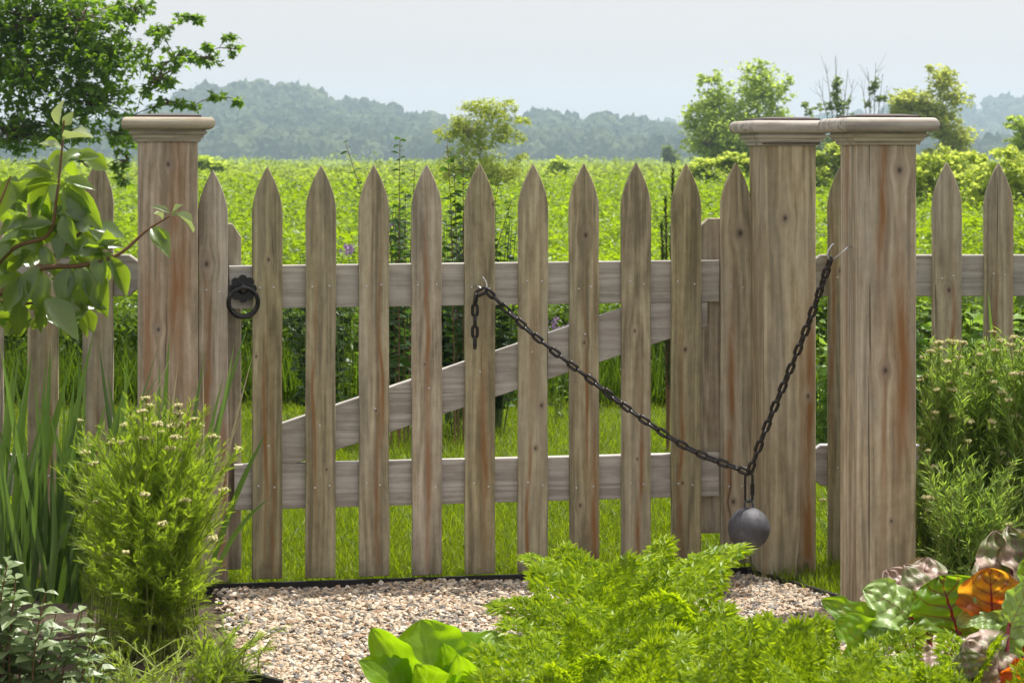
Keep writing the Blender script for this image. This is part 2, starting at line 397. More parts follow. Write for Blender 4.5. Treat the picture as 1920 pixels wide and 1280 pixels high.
# black edging strip along the path
def edging_strip(name, pts, label, h=.034, th=.012):
    mb = MB(); p = np.array(pts,float); t = nrm(np.gradient(p,axis=0)); nr = np.stack([t[:,1],-t[:,0]],1)
    a = p+nr*th/2; b = p-nr*th/2; m=len(p)
    V = np.concatenate([np.c_[a,np.zeros(m)],np.c_[a,np.full(m,h)],np.c_[b,np.full(m,h)],np.c_[b,np.zeros(m)]])
    f=[]
    for i in range(m-1):
        for r in range(3): f.append([r*m+i,r*m+i+1,(r+1)*m+i+1,(r+1)*m+i])
    f += [[0,m,2*m,3*m],[m-1,4*m-1,3*m-1,2*m-1]]
    mb.add(V,f); return tag(mb.build(name, M['edging']), label, 'edging')
ep = spline([(a,b,0) for a,b in edge_pts], 8)[:,:2]
edging_strip('path_edging', ep, 'low black edging strip along the bottom of the gate, bending toward the right posts')
ep2 = spline([tuple(P(455,1205,5.72)[:2])+(0,), tuple(P(478,1222,5.68)[:2])+(0,), tuple(P(528,1262,5.6)[:2])+(0,)], 6)[:,:2]
edging_strip('bed_edging', ep2, 'short end of black edging poking out under the bushy yarrow at lower left', h=.05)

# ------------------------------------------------------------------ fence parts
def picket_mesh(w_, h_, tipd=.135, th=.019, name='picket', mat='wood', seed=0):
    r = np.random.default_rng(seed); mb = MB(); n=9
    L=[(-w_/2,0),(w_/2,0)]
    for i in range(n+1):
        t=i/n; L.append((w_/2*(1-t**1.75)+.0006*(1-t), h_-tipd+tipd*t))
    for i in range(n-1,-1,-1):
        t=i/n; L.append((-w_/2*(1-t**1.75)-.0006*(1-t), h_-tipd+tipd*t))
    # long sides get in-between points with a little sway
    Lo=[L[0],L[1]]; zs=np.linspace(0,h_-tipd,8)[1:-1]
    for zz in zs: Lo.append((w_/2+r.normal()*.0006, zz))
    Lo+=L[2:]
    for zz in zs[::-1]: Lo.append((-w_/2+r.normal()*.0006, zz))
    prism(mb, Lo, 0, th, .0018)
    return mb.mesh(name, M[mat])
nail_mb=MB(); sv,sf,su=ico(2); nail_mb.add(sv*[.0032,.0018,.0032], sf); NAIL=nail_mb.mesh('nail', M['zinc'], True)
def nail(parent, x, z, y=-.0006):
    return place(NAIL, 'nail', parent, Matrix.Translation((x,y,z)))

# the gate: local frame x along the gate, -y towards the camera
gate = thing('garden_gate', 'closed grey weathered picket gate with diagonal brace, between the left and middle posts', 'gate', (GA.x,GA.y,0), GANG)
#        px_l  px_r  tip_y bottom_y
PK = [(372,428,318,1092),(473,529,312,1085),(573,629,310,1083),(674,730,309,1080),(773,829,308,1078),(873,929,306,1076),(972,1027,307,1073),(1069,1124,307,1070),(1166,1221,305,1066),(1260,1315,307,1060),(1353,1409,305,1056)]
knots = {0:[((388,495),.008)],1:[((503,487),.0045),((480,668),.0035)],3:[((706,770),.003)],4:[((797,683),.003)],6:[((1015,760),.006),((1004,840),.005)],7:[((1099,441),.0065),((1088,947),.0045),((1096,642),.004)],9:[((1285,655),.006),((1280,905),.004)],10:[((1388,437),.010),((1375,940),.007)],5:[((926,383),.004)],2:[((612,880),.003)],8:[((1190,620),.004),((1195,860),.003)]}
streaks = {0:[(.35,.012,.55),(.85,.014,.25)],1:[(.45,.007,.45),(.7,.006,.2)],2:[(.3,.005,.5)],3:[(.72,.006,.62),(.6,.008,.28)],4:[(.5,.007,.72),(.52,.009,.3)],5:[(.6,.012,.35)],6:[(.35,.006,.15)],7:[(.55,.005,.52),(.8,.012,.13)],8:[(.6,.008,.22)],9:[(.3,.008,.3)],10:[(.3,.012,.45)]}
for i,(a,b,ty,by) in enumerate(PK):
    ua,_=gate_uz(a,0); ub,_=gate_uz(b,0); um=(ua+ub)/2; wdt=ub-ua
    zt=gate_uz((a+b)/2,ty)[1]; zb=gate_uz((a+b)/2,by)[1]
    me = picket_mesh(wdt, zt-zb, .135, seed=i)
    o = place(me, 'picket', gate, Matrix.Translation((um,0,zb)) @ Matrix.Rotation(rng.normal()*.0015,4,'Y'))
    for j,((kx,ky),kr) in enumerate(knots.get(i,[])):
        uu,zz=gate_uz(kx,ky); o['k%d'%(j+1)]=(uu-um, zz-zb, kr)
    for j,(fx,sw,sz_) in enumerate(streaks.get(i,[])): o['s%d'%(j+1)]=((fx-.5)*wdt, sw, sz_)
    rows=[(535+rng.uniform(-6,6),2),(910+rng.uniform(-5,5),2)] if i else [(545,2)]
    br = 835-(((a+b)/2)-500)*.345
    if 1<=i<=9 and br>600: rows.append((br,1))
    for ny,cnt in rows:
        for q_ in range(cnt):
            px = (a+b)/2+((-14 if q_==0 else 14) if cnt==2 else 0)+rng.uniform(-4,4)
            uu,zz=gate_uz(px, ny+rng.uniform(-4,4)); nail(o, uu-um, zz-zb)
def gate_poly(name, pts, y0, y1, mat='wood_rail', ch=.002, **props):
    mb=MB(); uz=[gate_uz(*p) for p in pts]
    cx=min(u for u,_ in uz); cz=min(z for _,z in uz)
    prism(mb,[(u-cx,z-cz) for u,z in uz], 0, y1-y0, ch)
    o=mb.build(name, M[mat], gate); o.location=(cx,y0,cz)
    for k,v in props.items(): o[k]=v
    return o
# pts run counter-clockwise seen from the camera (bottom-left first)
tr = gate_poly('top_rail', [(430,580),(1352,566),(1352,488),(430,499)], .0194, .055, k1=(.30,.06,.004))
br_= gate_poly('bottom_rail', [(440,958),(1352,931),(1352,850),(440,873)], .0194, .055, k1=(.62,.075,.006))
gate_poly('brace', [(478,871.8),(556,870),(1330,612),(1330,567.2),(1200,569),(478,812)], .0196, .053)
gate_poly('stile', [(385,1075),(455,1073),(455,445),(438,420),(385,420)], .0556, .085, 'wood')
gate_poly('stile', [(1322,1005),(1400,1003),(1400,410),(1338,410),(1322,425)], .0556, .085, 'wood')

# ring latch on the gate
def gate_local(px,py,n): u,z=gate_uz(px,py); return Vector((u,-n,z))
c0=gate_local(455,541,.002)
latch = bpy.data.objects.new('ring_latch', None); COL.objects.link(latch); latch.parent=gate; latch.location=c0
mb=MB(); n=96; pts=[]
for i in range(n):
    a=i/n*2*PI; r=.0335+.0075*abs(math.sin(a*4+PI/2))**.7; pts.append((r*math.cos(a), r*math.sin(a)))
prism(mb, pts, -.004, .0005, .0012); mb.build('rosette', M['black_iron'], latch)
mb=MB(); mb.add(sv*[.017,.011,.017]+[0,-.004,0], sf); tube(mb, [(0,-.004,.004),(0,-.016,.004),(0,-.024,-.002)], [.010,.009,.006], 12); 
mb.build('boss', M['black_iron'], latch, True)
mb=MB(); R_=.0425; a=np.linspace(0,2*PI,49); pts=np.stack([R_*np.sin(a), -.022+.006*(np.cos(a)*-1), -.006-R_*.0+R_*np.cos(a)-.032],1)
th=.0060+.0020*(1-np.cos(a))/2; tube(mb, pts, th, 10, False); ringo=mb.build('ring', M['black_iron'], latch, True)

# hook screwed in the middle picket of the gate
hp=gate_local(905,538,.0)
mb=MB(); hk=spline([hp+Vector((-.022,-.0005,.004)),hp+Vector((-.018,-.02,.004)),hp+Vector((-.004,-.034,-.006)),hp+Vector((.006,-.036,-.002)),hp+Vector((.004,-.034,.016)),hp+Vector((-.006,-.032,.032))],6)
tube(mb, hk, .0026, 8); mb.build('hook', M['zinc'], gate, True)

# ------------------------------------------------------------------ posts
def post(name, px, Y, wd, ang, base_py, cap_px, ytop, ybot, yneck, label, props, plate=True, head=None):
    x=PX(px,Y); t=thing(name, label, 'gate post', (x,Y,0), ang, 'tall square gate posts with moulded caps')
    zt=PZ(ytop,Y); zb=PZ(ybot,Y); zn=PZ(yneck,Y); hw=wd/2
    mb=MB(); L=[]; c_=.004
    for sx,sy in ((-1,-1),(1,-1),(1,1),(-1,1)):
        if sx*sy>0: L+= [(sx*hw, sy*(hw-c_)),(sx*(hw-c_), sy*hw)] if sx>0 else [(sx*hw,sy*(hw-c_)),(sx*(hw-c_),sy*hw)]
        else: L+= [(sx*(hw-c_), sy*hw),(sx*hw, sy*(hw-c_))]
    # octagon-ish section, clean order by angle
    L.sort(key=lambda q_: math.atan2(q_[1],q_[0]))
    zs=[0,.3,.6,.9,zn+.004]; V=[(a,b,z_) for z_ in zs for a,b in L]; f=[]
    for r in range(len(zs)-1):
        for i in range(8): j=(i+1)%8; f.append([r*8+i,r*8+j,(r+1)*8+j,(r+1)*8+i])
    mb.add(V,f); sh=mb.build('shaft', M['wood_post'], t)
    for k,v in props.items(): sh[k]=v
    # mouldings: mitred rings following a profile (outset, z)
    def ringmould(nm, prof, mat, capit=True):
        m=MB(); V=[]; 
        for o_,z_ in prof:
            e=hw+o_; V+=[(-e,-e,z_),(e,-e,z_),(e,e,z_),(-e,e,z_)]
        f=[]
        for r in range(len(prof)-1):
            for i in range(4): j=(i+1)%4; f.append([r*4+i,r*4+j,(r+1)*4+j,(r+1)*4+i])
        k=len(prof)*4; f.append([0,3,2,1]); f.append([k-4,k-3,k-2,k-1]); m.add(V,f); return m.build(nm, M[mat], t)
    hn=zb-zn
    ringmould('neck_moulding', [(.001,zn),(.007,zn),(.009,zn+hn*.17),(.009,zn+hn*.26),(.0145,zn+hn*.29),(.017,zn+hn*.48),(.017,zn+hn*.55),(.023,zn+hn*.59),(.028,zn+hn*.80),(.022,zn+hn*.83),(.022,zb+.0005)], 'wood_cap')
    hc=(zt-zb); prof=[(.0,zb)]
    for i in range(13):
        a=-PI/2+PI*i/12; prof.append((.034+hc*.42*math.cos(a), zb+hc/2+hc/2*math.sin(a)))
    prof.append((.0,zt)); ringmould('cap', prof, 'wood_cap')
    ringmould('cap_plate', [(-.005,zt+.0004),(.010,zt+.0006),(.010,zt+.006),(-.03,zt+.011)], 'metal_cap')
    return t
post('gate_post', 314, 7.00, .170, math.radians(9.5), 0, 0, 221, 243, 266, 'leftmost tall square wooden post with rounded cap, behind the apple twig',
     dict(k1=(.0,1.25,.006),k2=(-.028,.775,.0055),s1=(.028,.028,.95),s2=(.06,.02,.3)))
post('gate_post', 1467, 7.22, .160, GANG, 0, 0, 227, 250, 273, 'middle tall wooden post carrying the hinge side of the gate, right behind the hanging ball',
     dict(k1=(-.016,1.09,.008),k2=(.05,.055,.007),k3=(.055,.56,.006),s1=(.06,.016,.55),s2=(.055,.02,.15)))
post('gate_post', 1646, 6.62, .166, math.radians(9), 0, 0, 222, 248, 272, 'rightmost and nearest wooden post, knotty with orange streaks, holding the end of the chain',
     dict(k1=(.035,1.235,.008),k2=(-.005,.69,.0075),k3=(.004,.12,.005),k4=(.012,.28,.004),s1=(-.012,.013,1.15),s2=(.042,.024,.7)))

# ------------------------------------------------------------------ side fences
def fence(name, label, x0, x1, Y, ang, xs, tips, zb, rails, chl, chr_):
    t=thing(name, label, 'fence', (x0,Y,0), ang)
    for i,(xx,tip) in enumerate(zip(xs,tips)):
        o=place(picket_mesh(.089, tip-zb, .135, seed=30+i+int(Y*7)), 'picket', t, Matrix.Translation((xx-x0,0,zb)))
        o['s1']=(rng.uniform(-.03,.03),.007,rng.uniform(.2,.9)); 
        if i%2==0: o['k1']=(rng.uniform(-.02,.02),rng.uniform(.75,.95),.006)
        for zr0,zr1 in rails:
            for sx in (-.016,.018): nail(o, sx, (zr0+zr1)/2-zb+rng.uniform(-.008,.008))
    for zr0,zr1 in rails:
        mb=MB(); h_=zr1-zr0; L=x1-x0; c_=.035
        pts=[(c_ if chl else 0,0),(L-(c_ if chr_ else 0),0)]
        if chr_: pts+=[(L,c_*.9),(L,h_-c_*.7)]
        pts+=[(L-(c_ if chr_ else 0),h_),(c_ if chl else 0,h_)]
        if chl: pts+=[(0,h_-c_*.7),(0,c_*.9)]
        prism(mb, pts, 0, .036, .003); o=mb.build('rail', M['wood_rail'], t); o.location=(0,.0194,zr0)
    return t
YR=7.3
fence('picket_fence','weathered picket fence to the right of the rightmost post, above the flowering yarrow', PX(1519,YR), PX(2300,YR), YR, 0,
      [PX(p,YR) for p in (1580,1679,1776,1873,1970,2067,2164,2260)], [PZ(p,YR) for p in (306,306,304,306,306,305,307,306)], .025,
      [(PZ(556,YR),PZ(478,YR)),(PZ(912,YR),PZ(835,YR))], True, False)
YL=7.06
fence('picket_fence','weathered picket fence at far left behind the apple leaves and iris blades', PX(-420,YL), PX(262,YL), YL, 0,
      [PX(p,YL) for p in (-332,-229,-126,-23,80,183)], [PZ(p,YL) for p in (300,300,299,300,300,296)], .03,
      [(PZ(556,YL),PZ(478,YL)),(PZ(930,YL),PZ(853,YL))], False, True)

# ------------------------------------------------------------------ chain and ball
Lk=.0425; pitch=.0330; Wk=.0245; wr=.0050
mb=MB(); a=np.linspace(0,PI,9); rr=Wk/2-wr; ls=Lk/2-Wk/2
pts=[(rr*math.cos(t), ls+rr*math.sin(t),0) for t in a]+[(-rr*math.cos(t), -ls-rr*math.sin(t),0) for t in a]; pts.append(pts[0])
pts=np.array(pts); tube(mb, pts, wr, 8, False); LINK=mb.mesh('link', M['chain'], True)
def resample(pts, step):
    p=np.array(pts,float); s=np.r_[0,np.cumsum(np.linalg.norm(np.diff(p,axis=0),axis=1))]; n_=max(2,int(round(s[-1]/step)))
    q=np.linspace(0,s[-1],n_+1); return np.stack([np.interp(q,s,p[:,k]) for k in range(3)],1)
hk_tip=(Matrix.Translation(gate.location)@Matrix.Rotation(GANG,4,'Z'))@(hp+Vector((.004,-.036,-.006)))
BALLY=6.90
hub=P(1405,886,BALLY)
def at(px,py,Y): return np.array(P(px,py,Y))
c1=spline([np.array(hk_tip), at(1000,627,7.035), at(1100,706,7.02), at(1200,782,6.99), at(1300,845,6.95), np.array(hub)], 10)
hk2=P(1558,484,6.60)
c2=spline([np.array(hub), at(1437,800,6.87), at(1476,706,6.80), at(1517,603,6.71), np.array(hk2)], 10)
hpw=np.array(hk_tip)
c3=spline([hpw, hpw+[-.020,-.001,-.008], hpw+[-.031,0,-.018], hpw+[-.033,.001,-.05], hpw+[-.033,.002,-.172]], 8)
chain=thing('chain', 'black iron chain hanging in a V from the gate hook to the rightmost post', 'chain', tuple(hub))
def lay(path, roll0=0.):
    for i in range(len(path)-1):
        p0,p1=Vector(path[i]),Vector(path[i+1]); d_=(p1-p0).normalized(); mid=(p0+p1)/2-hub
        s_=d_.cross(Vector((0,1,0))).normalized(); ang=roll0+(PI/2 if i%2 else 0)+rng.normal()*.12
        s_=(Matrix.Rotation(ang,3,d_)@s_); n_=s_.cross(d_)
        m=Matrix(((s_.x,d_.x,n_.x),(s_.y,d_.y,n_.y),(s_.z,d_.z,n_.z))).to_4x4(); m.translation=mid
        place(LINK,'link',chain,m)
lay(resample(c1,pitch),.25); lay(resample(c2,pitch),.2); lay(resample(c3,pitch*1.0),.1)
bc=P(1404,990,BALLY); R=.0605
ball=thing('hanging_ball','dark grey iron ball weight hanging from the low point of the chain', 'ball weight', tuple(bc))
mb=MB(); v4,f4,_=ico(5); mb.add(v4*R, f4); mb.build('ball', M['ball'], ball, True)
mb=MB(); e=[(-.0115,0,R-.004),(-.0115,0,R+.010),(-.007,0,R+.018),(0,0,R+.021),(.007,0,R+.018),(.0115,0,R+.010),(.0115,0,R-.004)]
tube(mb, spline(e,4), .0036, 8); mb.build('eye', M['ball'], ball, True)
mb=MB(); zt=hub.z-bc.z; z0=R+.016; zc=(zt+z0)/2; hl=(zt-z0)/2
pts=[(.0105*math.cos(t), .003*math.sin(t*2), zc+hl-.0105+.0105*math.sin(t)) for t in a]+[(-.0105*math.cos(t), 0, zc-hl+.0105-.0105*math.sin(t)) for t in a]; pts.append(pts[0])
tube(mb, pts, .0037, 8, False); tube(mb, [(.0105,0,zc+.01),(.0105,0,zc-.022)], .006, 8); mb.build('shackle', M['chain'], ball, True)
# S hook on the right post
mb=MB(); q0=P(1592,463,6.56); k=hk2
hh=spline([q0+Vector((.006,.02,.0)), q0+Vector((-.002,0,0)), q0+Vector((-.016,-.004,-.012)), k+Vector((.004,0,-.004)), k+Vector((-.008,0,.004)), k+Vector((-.008,0,.018)), k+Vector((.002,0,.034)), k+Vector((.008,.0,.040))],6)
tube(mb, hh, .0027, 8); tag(mb.build('hook', M['zinc'], None, True), 'bright zinc S hook joining the chain end to the rightmost post', 'hook')

# ------------------------------------------------------------------ plant materials
M['bark'] = simple('grey_brown_bark', (.10,.075,.055), .9, var=.4, bump=.5)
M['green_stem'] = simple('green_stem', (.11,.17,.035), .6, var=.25)
M['brown_stem'] = simple('brown_stem', (.16,.085,.04), .7, var=.3)
M['meadow'] = leaf_mat('meadow_leaves', (.04,.085,.003), (.25,.35,.016), .48, (.38,.55,.012), patch=.8)
M['meadow_far'] = leaf_mat('marsh_leaves', (.10,.145,.02), (.26,.34,.05), .55, (.40,.52,.05), rough=.6, patch=.06)
M['weeds'] = leaf_mat('wild_edge_leaves', (.03,.07,.004), (.10,.17,.012), .4, (.16,.27,.008))
M['grass'] = leaf_mat('grass_blades', (.07,.12,.004), (.20,.26,.012), .5, (.27,.38,.006), rough=.5)
M['forest'] = leaf_mat('forest_leaves', (.014,.030,.012), (.11,.14,.055), .28, (.13,.16,.05), rough=.8, spec=.2, patch=.035)
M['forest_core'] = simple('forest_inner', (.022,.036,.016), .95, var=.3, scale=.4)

DIAM2=(np.array([(0,0,0),(-.5,.45,.1),(0,1,-.05),(.5,.5,.1)],float), np.array([(0,3,2,1)],np.int32), np.zeros((4,2),np.float32))
# ------------------------------------------------------------------ haze
t = NT('haze_air'); pv = t.n('ShaderNodeVolumePrincipled')
pv.inputs['Color'].default_value = (.64,.81,1,1); pv.inputs['Density'].default_value = .00047; pv.inputs['Anisotropy'].default_value = .2
t.t.links.new(pv.outputs[0], t.out.inputs[1])
mb=MB(); V=[(a,b,c_) for c_ in (-1,54) for a,b in ((-1480,-22),(1480,-22),(1480,1840),(-1480,1840))]
mb.add(V,[[0,3,2,1],[4,5,6,7],[0,1,5,4],[1,2,6,5],[2,3,7,6],[3,0,4,7]])
o=mb.build('haze', t.m); tag(o,'pale blue summer haze lying over the meadow and hills','haze',kind='stuff')

# ------------------------------------------------------------------ wooded hills
def prof(pts, px): return np.interp(px, [p[0] for p in pts], [p[1] for p in pts])
def ridge(name, pts, Y0, Y1, pxr, ncrown, cr, ncards, label, seed, lift):
    r=np.random.default_rng(seed)
    def zsurf(x, y):
        px=x/y*F+960; yr=prof(pts,px); zr=np.maximum(H-(yr-HOR)/F*Y1-lift, 0)
        t_=np.clip((y-Y0)/(Y1-Y0),0,1.25); e=np.where(t_<=1, t_**1.25, 1-(t_-1)*1.2)
        return zr*e+ (noise2(x,y,.02,seed)*2.0*np.minimum(1,zr/20))*np.clip(t_,0,1)
    nx,ny=160,16; xs=np.linspace(PX(pxr[0],Y1),PX(pxr[1],Y1),nx); ys=np.linspace(Y0,Y1+(Y1-Y0)*.24,ny)
    X,Yy=np.meshgrid(xs,ys,indexing='ij'); Z=np.maximum(zsurf(X,Yy),-.5)
    i,j=np.meshgrid(np.arange(nx-1),np.arange(ny-1),indexing='ij')
    mb=MB(); mb.add(np.stack([X,Yy,Z],-1).reshape(-1,3), np.stack([i*ny+j,(i+1)*ny+j,(i+1)*ny+j+1,i*ny+j+1],-1).reshape(-1,4))
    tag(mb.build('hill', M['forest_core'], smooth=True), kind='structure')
    x=r.uniform(xs[0],xs[-1],ncrown); y=Y0+(Y1-Y0)*r.uniform(0,1.04,ncrown)**.8
    z=zsurf(x,y); px=x/y*F+960
    s=cr*np.clip(r.lognormal(0,.25,ncrown),.6,1.35)
    cs=np.stack([x,y,z+s*.55],1)
    mb=MB(); I3=np.tile(np.eye(3)[None],(ncrown,1,1)); t1=ico(2)
    v3,f3,_=ico(3)
    for g in range(6):
        k_=np.arange(ncrown)%6==g; D_=v3*(1+.16*np.sin(v3[:,[0]]*5+g)*np.sin(v3[:,[1]]*6+2*g)+.10*np.sin(v3[:,[2]]*11+v3[:,[0]]*9+g)+.06*np.sin(v3[:,[1]]*19+g)*np.sin(v3[:,[0]]*17)+r.normal(0,.075,(len(v3),1)))
        m_=k_.sum(); a_=r.uniform(0,6.28,m_); Xa=np.stack([np.cos(a_),np.sin(a_),0*a_],1); Ya=np.stack([-np.sin(a_),np.cos(a_),0*a_],1)
        mb.inst((D_,f3,np.zeros((len(D_),2),np.float32)), cs[k_], Xa, Ya, np.tile([0,0,1.],(m_,1)), np.stack([s[k_]*.90,s[k_]*.90,s[k_]*1.0],1))
    core=mb
    mb=MB(); n_=ncrown*ncards; d=randdir(n_,-.25,1,r); id_=np.repeat(np.arange(ncrown),ncards)
    lob=1+.22*np.sin(d[:,0]*5+id_)*np.sin(d[:,1]*4+id_*2)+.12*np.sin(d[:,2]*9+id_)
    loc=cs[id_]+d*(s[id_]*lob*r.uniform(.88,.99,n_))[:,None]*[1,1,1.02]
    ax=nrm(np.cross(d, randdir(n_,r=r))); X_,Y_,Z_=frames(ax, nrm(d+.25*randdir(n_,r=r)))
    q_=s[id_]*r.uniform(.08,.19,n_)
    mb.inst(DIAM2, loc-Y_*q_[:,None]*.5, X_,Y_,Z_, q_)
    f_=mb.build('forest', M['forest']); tag(f_, label, 'forest', kind='stuff')
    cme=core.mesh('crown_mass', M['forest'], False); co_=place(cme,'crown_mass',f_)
ridge('ridge', [(-1400,230),(-600,250),(0,250),(120,235),(250,215),(330,180),(372,160),(430,150),(520,152),(580,160),(640,180),(720,192),(800,208),(850,226),(900,228),(960,222),(1000,210),(1050,206),(1090,218),(1130,212),(1180,220),(1240,232),(1300,240),(1420,250),(1600,262),(1800,262),(2000,255),(2600,250),(3400,250)],
      760, 1120, (-1500,3400), 4600, 4.6, 110, 'hazy wooded ridge of broadleaf trees across the far side of the meadow', 11, 8.5)
ridge('ridge', [(-1000,270),(600,260),(900,250),(1100,226),(1160,220),(1260,214),(1340,212),(1500,215),(1600,205),(1700,196),(1780,186),(1860,178),(1960,174),(2200,190),(2800,200)],
      1300, 1690, (-900,2800), 2600, 5.0, 40, 'palest distant wooded hills behind the nearer ridge, seen best at right', 12, 9.5)

# ------------------------------------------------------------------ meadow
def zfield(x, y):
    base=.36+.52*np.maximum(0,noise2(x,y,1.15,5))+.10*noise2(x,y,4.5,15)+.26*noise2(x,y,.22,6)*np.clip(y/40,.5,1)
    return base + .30*np.clip((y-13)/30,0,1) + .0004*np.clip(y-60,0,500)
def meadow(name, y0, y1, n, ls, mat, label, seed, spread=1.35, clump=46, cr=.085):
    r=np.random.default_rng(seed)
    # uniform on the screen-ish: density falls with distance
    k=n//clump; y=1/(r.uniform(1/y1,1/y0,k)); hwx=y*.2133*spread+.8; x=r.uniform(-1,1,k)*hwx
    id_=np.repeat(np.arange(k),clump); m=len(id_); rad=cr*(y[id_]/y0)
    xx=x[id_]+r.normal(0,1,m)*rad; yy=y[id_]+r.normal(0,1,m)*rad; yy=np.maximum(yy,y0-.1)
    top=zfield(x,y)+r.normal(0,.07,k)*(1+y/60); u=r.uniform(0,1,m)**.55
    q_=np.hypot(xx-x[id_],yy-y[id_])/rad
    zz=(top[id_])*u*(1-.10*np.minimum(q_,3)); 
    d=randdir(m,-.3,.75,r); up=nrm(randdir(m,-.2,1,r)+[0,0,.5]); X_,Y_,Z_=frames(d,up)
    s=ls*(y[id_]/y0)**.8*r.lognormal(0,.3,m)
    mb=MB(); mb.inst(DIAMOND, np.stack([xx,yy,zz],1), X_,Y_,Z_, np.stack([s*r.uniform(.45,.75,m),s,s],1))
    return tag(mb.build(name, M[mat]), label, 'meadow plants', kind='stuff')
meadow('meadow_plants',13.0,26,200000,.036,'meadow','bright leafy green plants of the near meadow seen through the gate',21)
meadow('meadow_plants',25,75,200000,.050,'meadow','middle band of sunlit low meadow growth behind the near plants',22)
meadow('marsh_growth',72,760,140000,.14,'meadow_far','flat paler far marsh reaching to the foot of the wooded ridge',23,cr=.45)
# inner mass below the leaves so that no bare ground shows far out
xs=np.linspace(-1,1,70); ys=np.geomspace(13.2,765,70); Xn,Yn=np.meshgrid(xs,ys,indexing='ij'); Xw=Xn*(Yn*.42+2); Zn=.14+.26*noise2(Xw,Yn,.22,6)*np.clip(Yn/40,.5,1)-.08+.30*np.clip((Yn-13)/30,0,1)+.0004*np.clip(Yn-60,0,500)
Zn[:,0]=0
i,j=np.meshgrid(np.arange(69),np.arange(69),indexing='ij'); mb=MB()
mb.add(np.stack([Xw,Yn,Zn],-1).reshape(-1,3), np.stack([i*70+j,(i+1)*70+j,(i+1)*70+j+1,i*70+j+1],-1).reshape(-1,4))
t=NT('meadow_bed'); q=t.n('ShaderNodeTexCoord').outputs['Object']; t.bsdf(t.ramp(t.noise(q,1.5,6,.7),[(.35,(.03,.06,.008)),(.65,(.09,.15,.02))]),.95)
tag(mb.build('meadow_bed', t.m, smooth=True), kind='structure')

# weedy edge at the back of the lawn
n=52000; r=np.random.default_rng(31); x=r.uniform(-3.6,3.6,n); y=12.35+np.abs(r.normal(0,.45,n)); top=(.50+.13*noise2(x,y,2.2,8)+.05*noise2(x,y,9,9))
z=top*r.uniform(0,1,n)**.7; y=y+ .25*(z/.5)**2
d=randdir(n,-.5,.8,r); X_,Y_,Z_=frames(d, nrm(randdir(n,0,1,r)+[0,0,.4])); s=.045*r.lognormal(0,.35,n)
mb=MB(); mb.inst(DIAMOND, np.stack([x,y,z],1),X_,Y_,Z_,np.stack([s*r.uniform(.3,.6,n),s,s],1))
n=16000; x=r.uniform(-3.6,3.6,n); y=12.2+np.abs(r.normal(0,.35,n)); d=nrm(np.stack([r.normal(0,.35,n),r.normal(0,.35,n)-.15,np.ones(n)],1)); X_,Y_,Z_=frames(d,randdir(n,r=r))
L=r.uniform(.12,.42,n); mb.inst(NEEDLE, np.stack([x,y,np.zeros(n)],1),X_,Y_,Z_,np.stack([np.full(n,.012),L,L],1))
tag(mb.build('wild_plants', M['weeds']), 'dark shaded weeds and tall grass along the back edge of the lawn', 'weeds', kind='stuff')

# lawn
n=175000; r=np.random.default_rng(32); y=1/r.uniform(1/12.7,1/6.75,n); x=r.uniform(-1,1,n)*(y*.2133*1.25+.3); gl=GA.y+(x-GA.x)*GD.y/GD.x; kp=((x<.72)&(y>gl+.012))|((x>=.72)&(y>6.8)&~inpoly(x,y,path)&((x<1.0)|(y>7.2))); x,y=x[kp],y[kp]; n=len(x)
d=nrm(np.stack([r.normal(0,.5,n),r.normal(0,.5,n),np.ones(n)],1)); X_,Y_,Z_=frames(d,randdir(n,r=r)); L=r.uniform(.035,.085,n)*(1+.3*noise2(x,y,5,4))
tpl=(np.array([(-.5,0,0),(.5,0,0),(-.35,.55,-.06),(.35,.55,-.06),(0,1,-.3)],float), np.array([(0,1,3,2),(2,3,4,4)],np.int32), np.zeros((5,2),np.float32))
tpl=(tpl[0], np.array([(0,1,3),(0,3,2),(2,3,4)],np.int32), tpl[2])
mb=MB(); mb.inst(tpl, np.stack([x,y,np.full(n,.003)],1),X_,Y_,Z_,np.stack([r.uniform(.003,.0055,n),L,L],1))
tag(mb.build('lawn_grass', M['grass']), 'short sunlit lawn grass behind the gate', 'grass', kind='stuff')

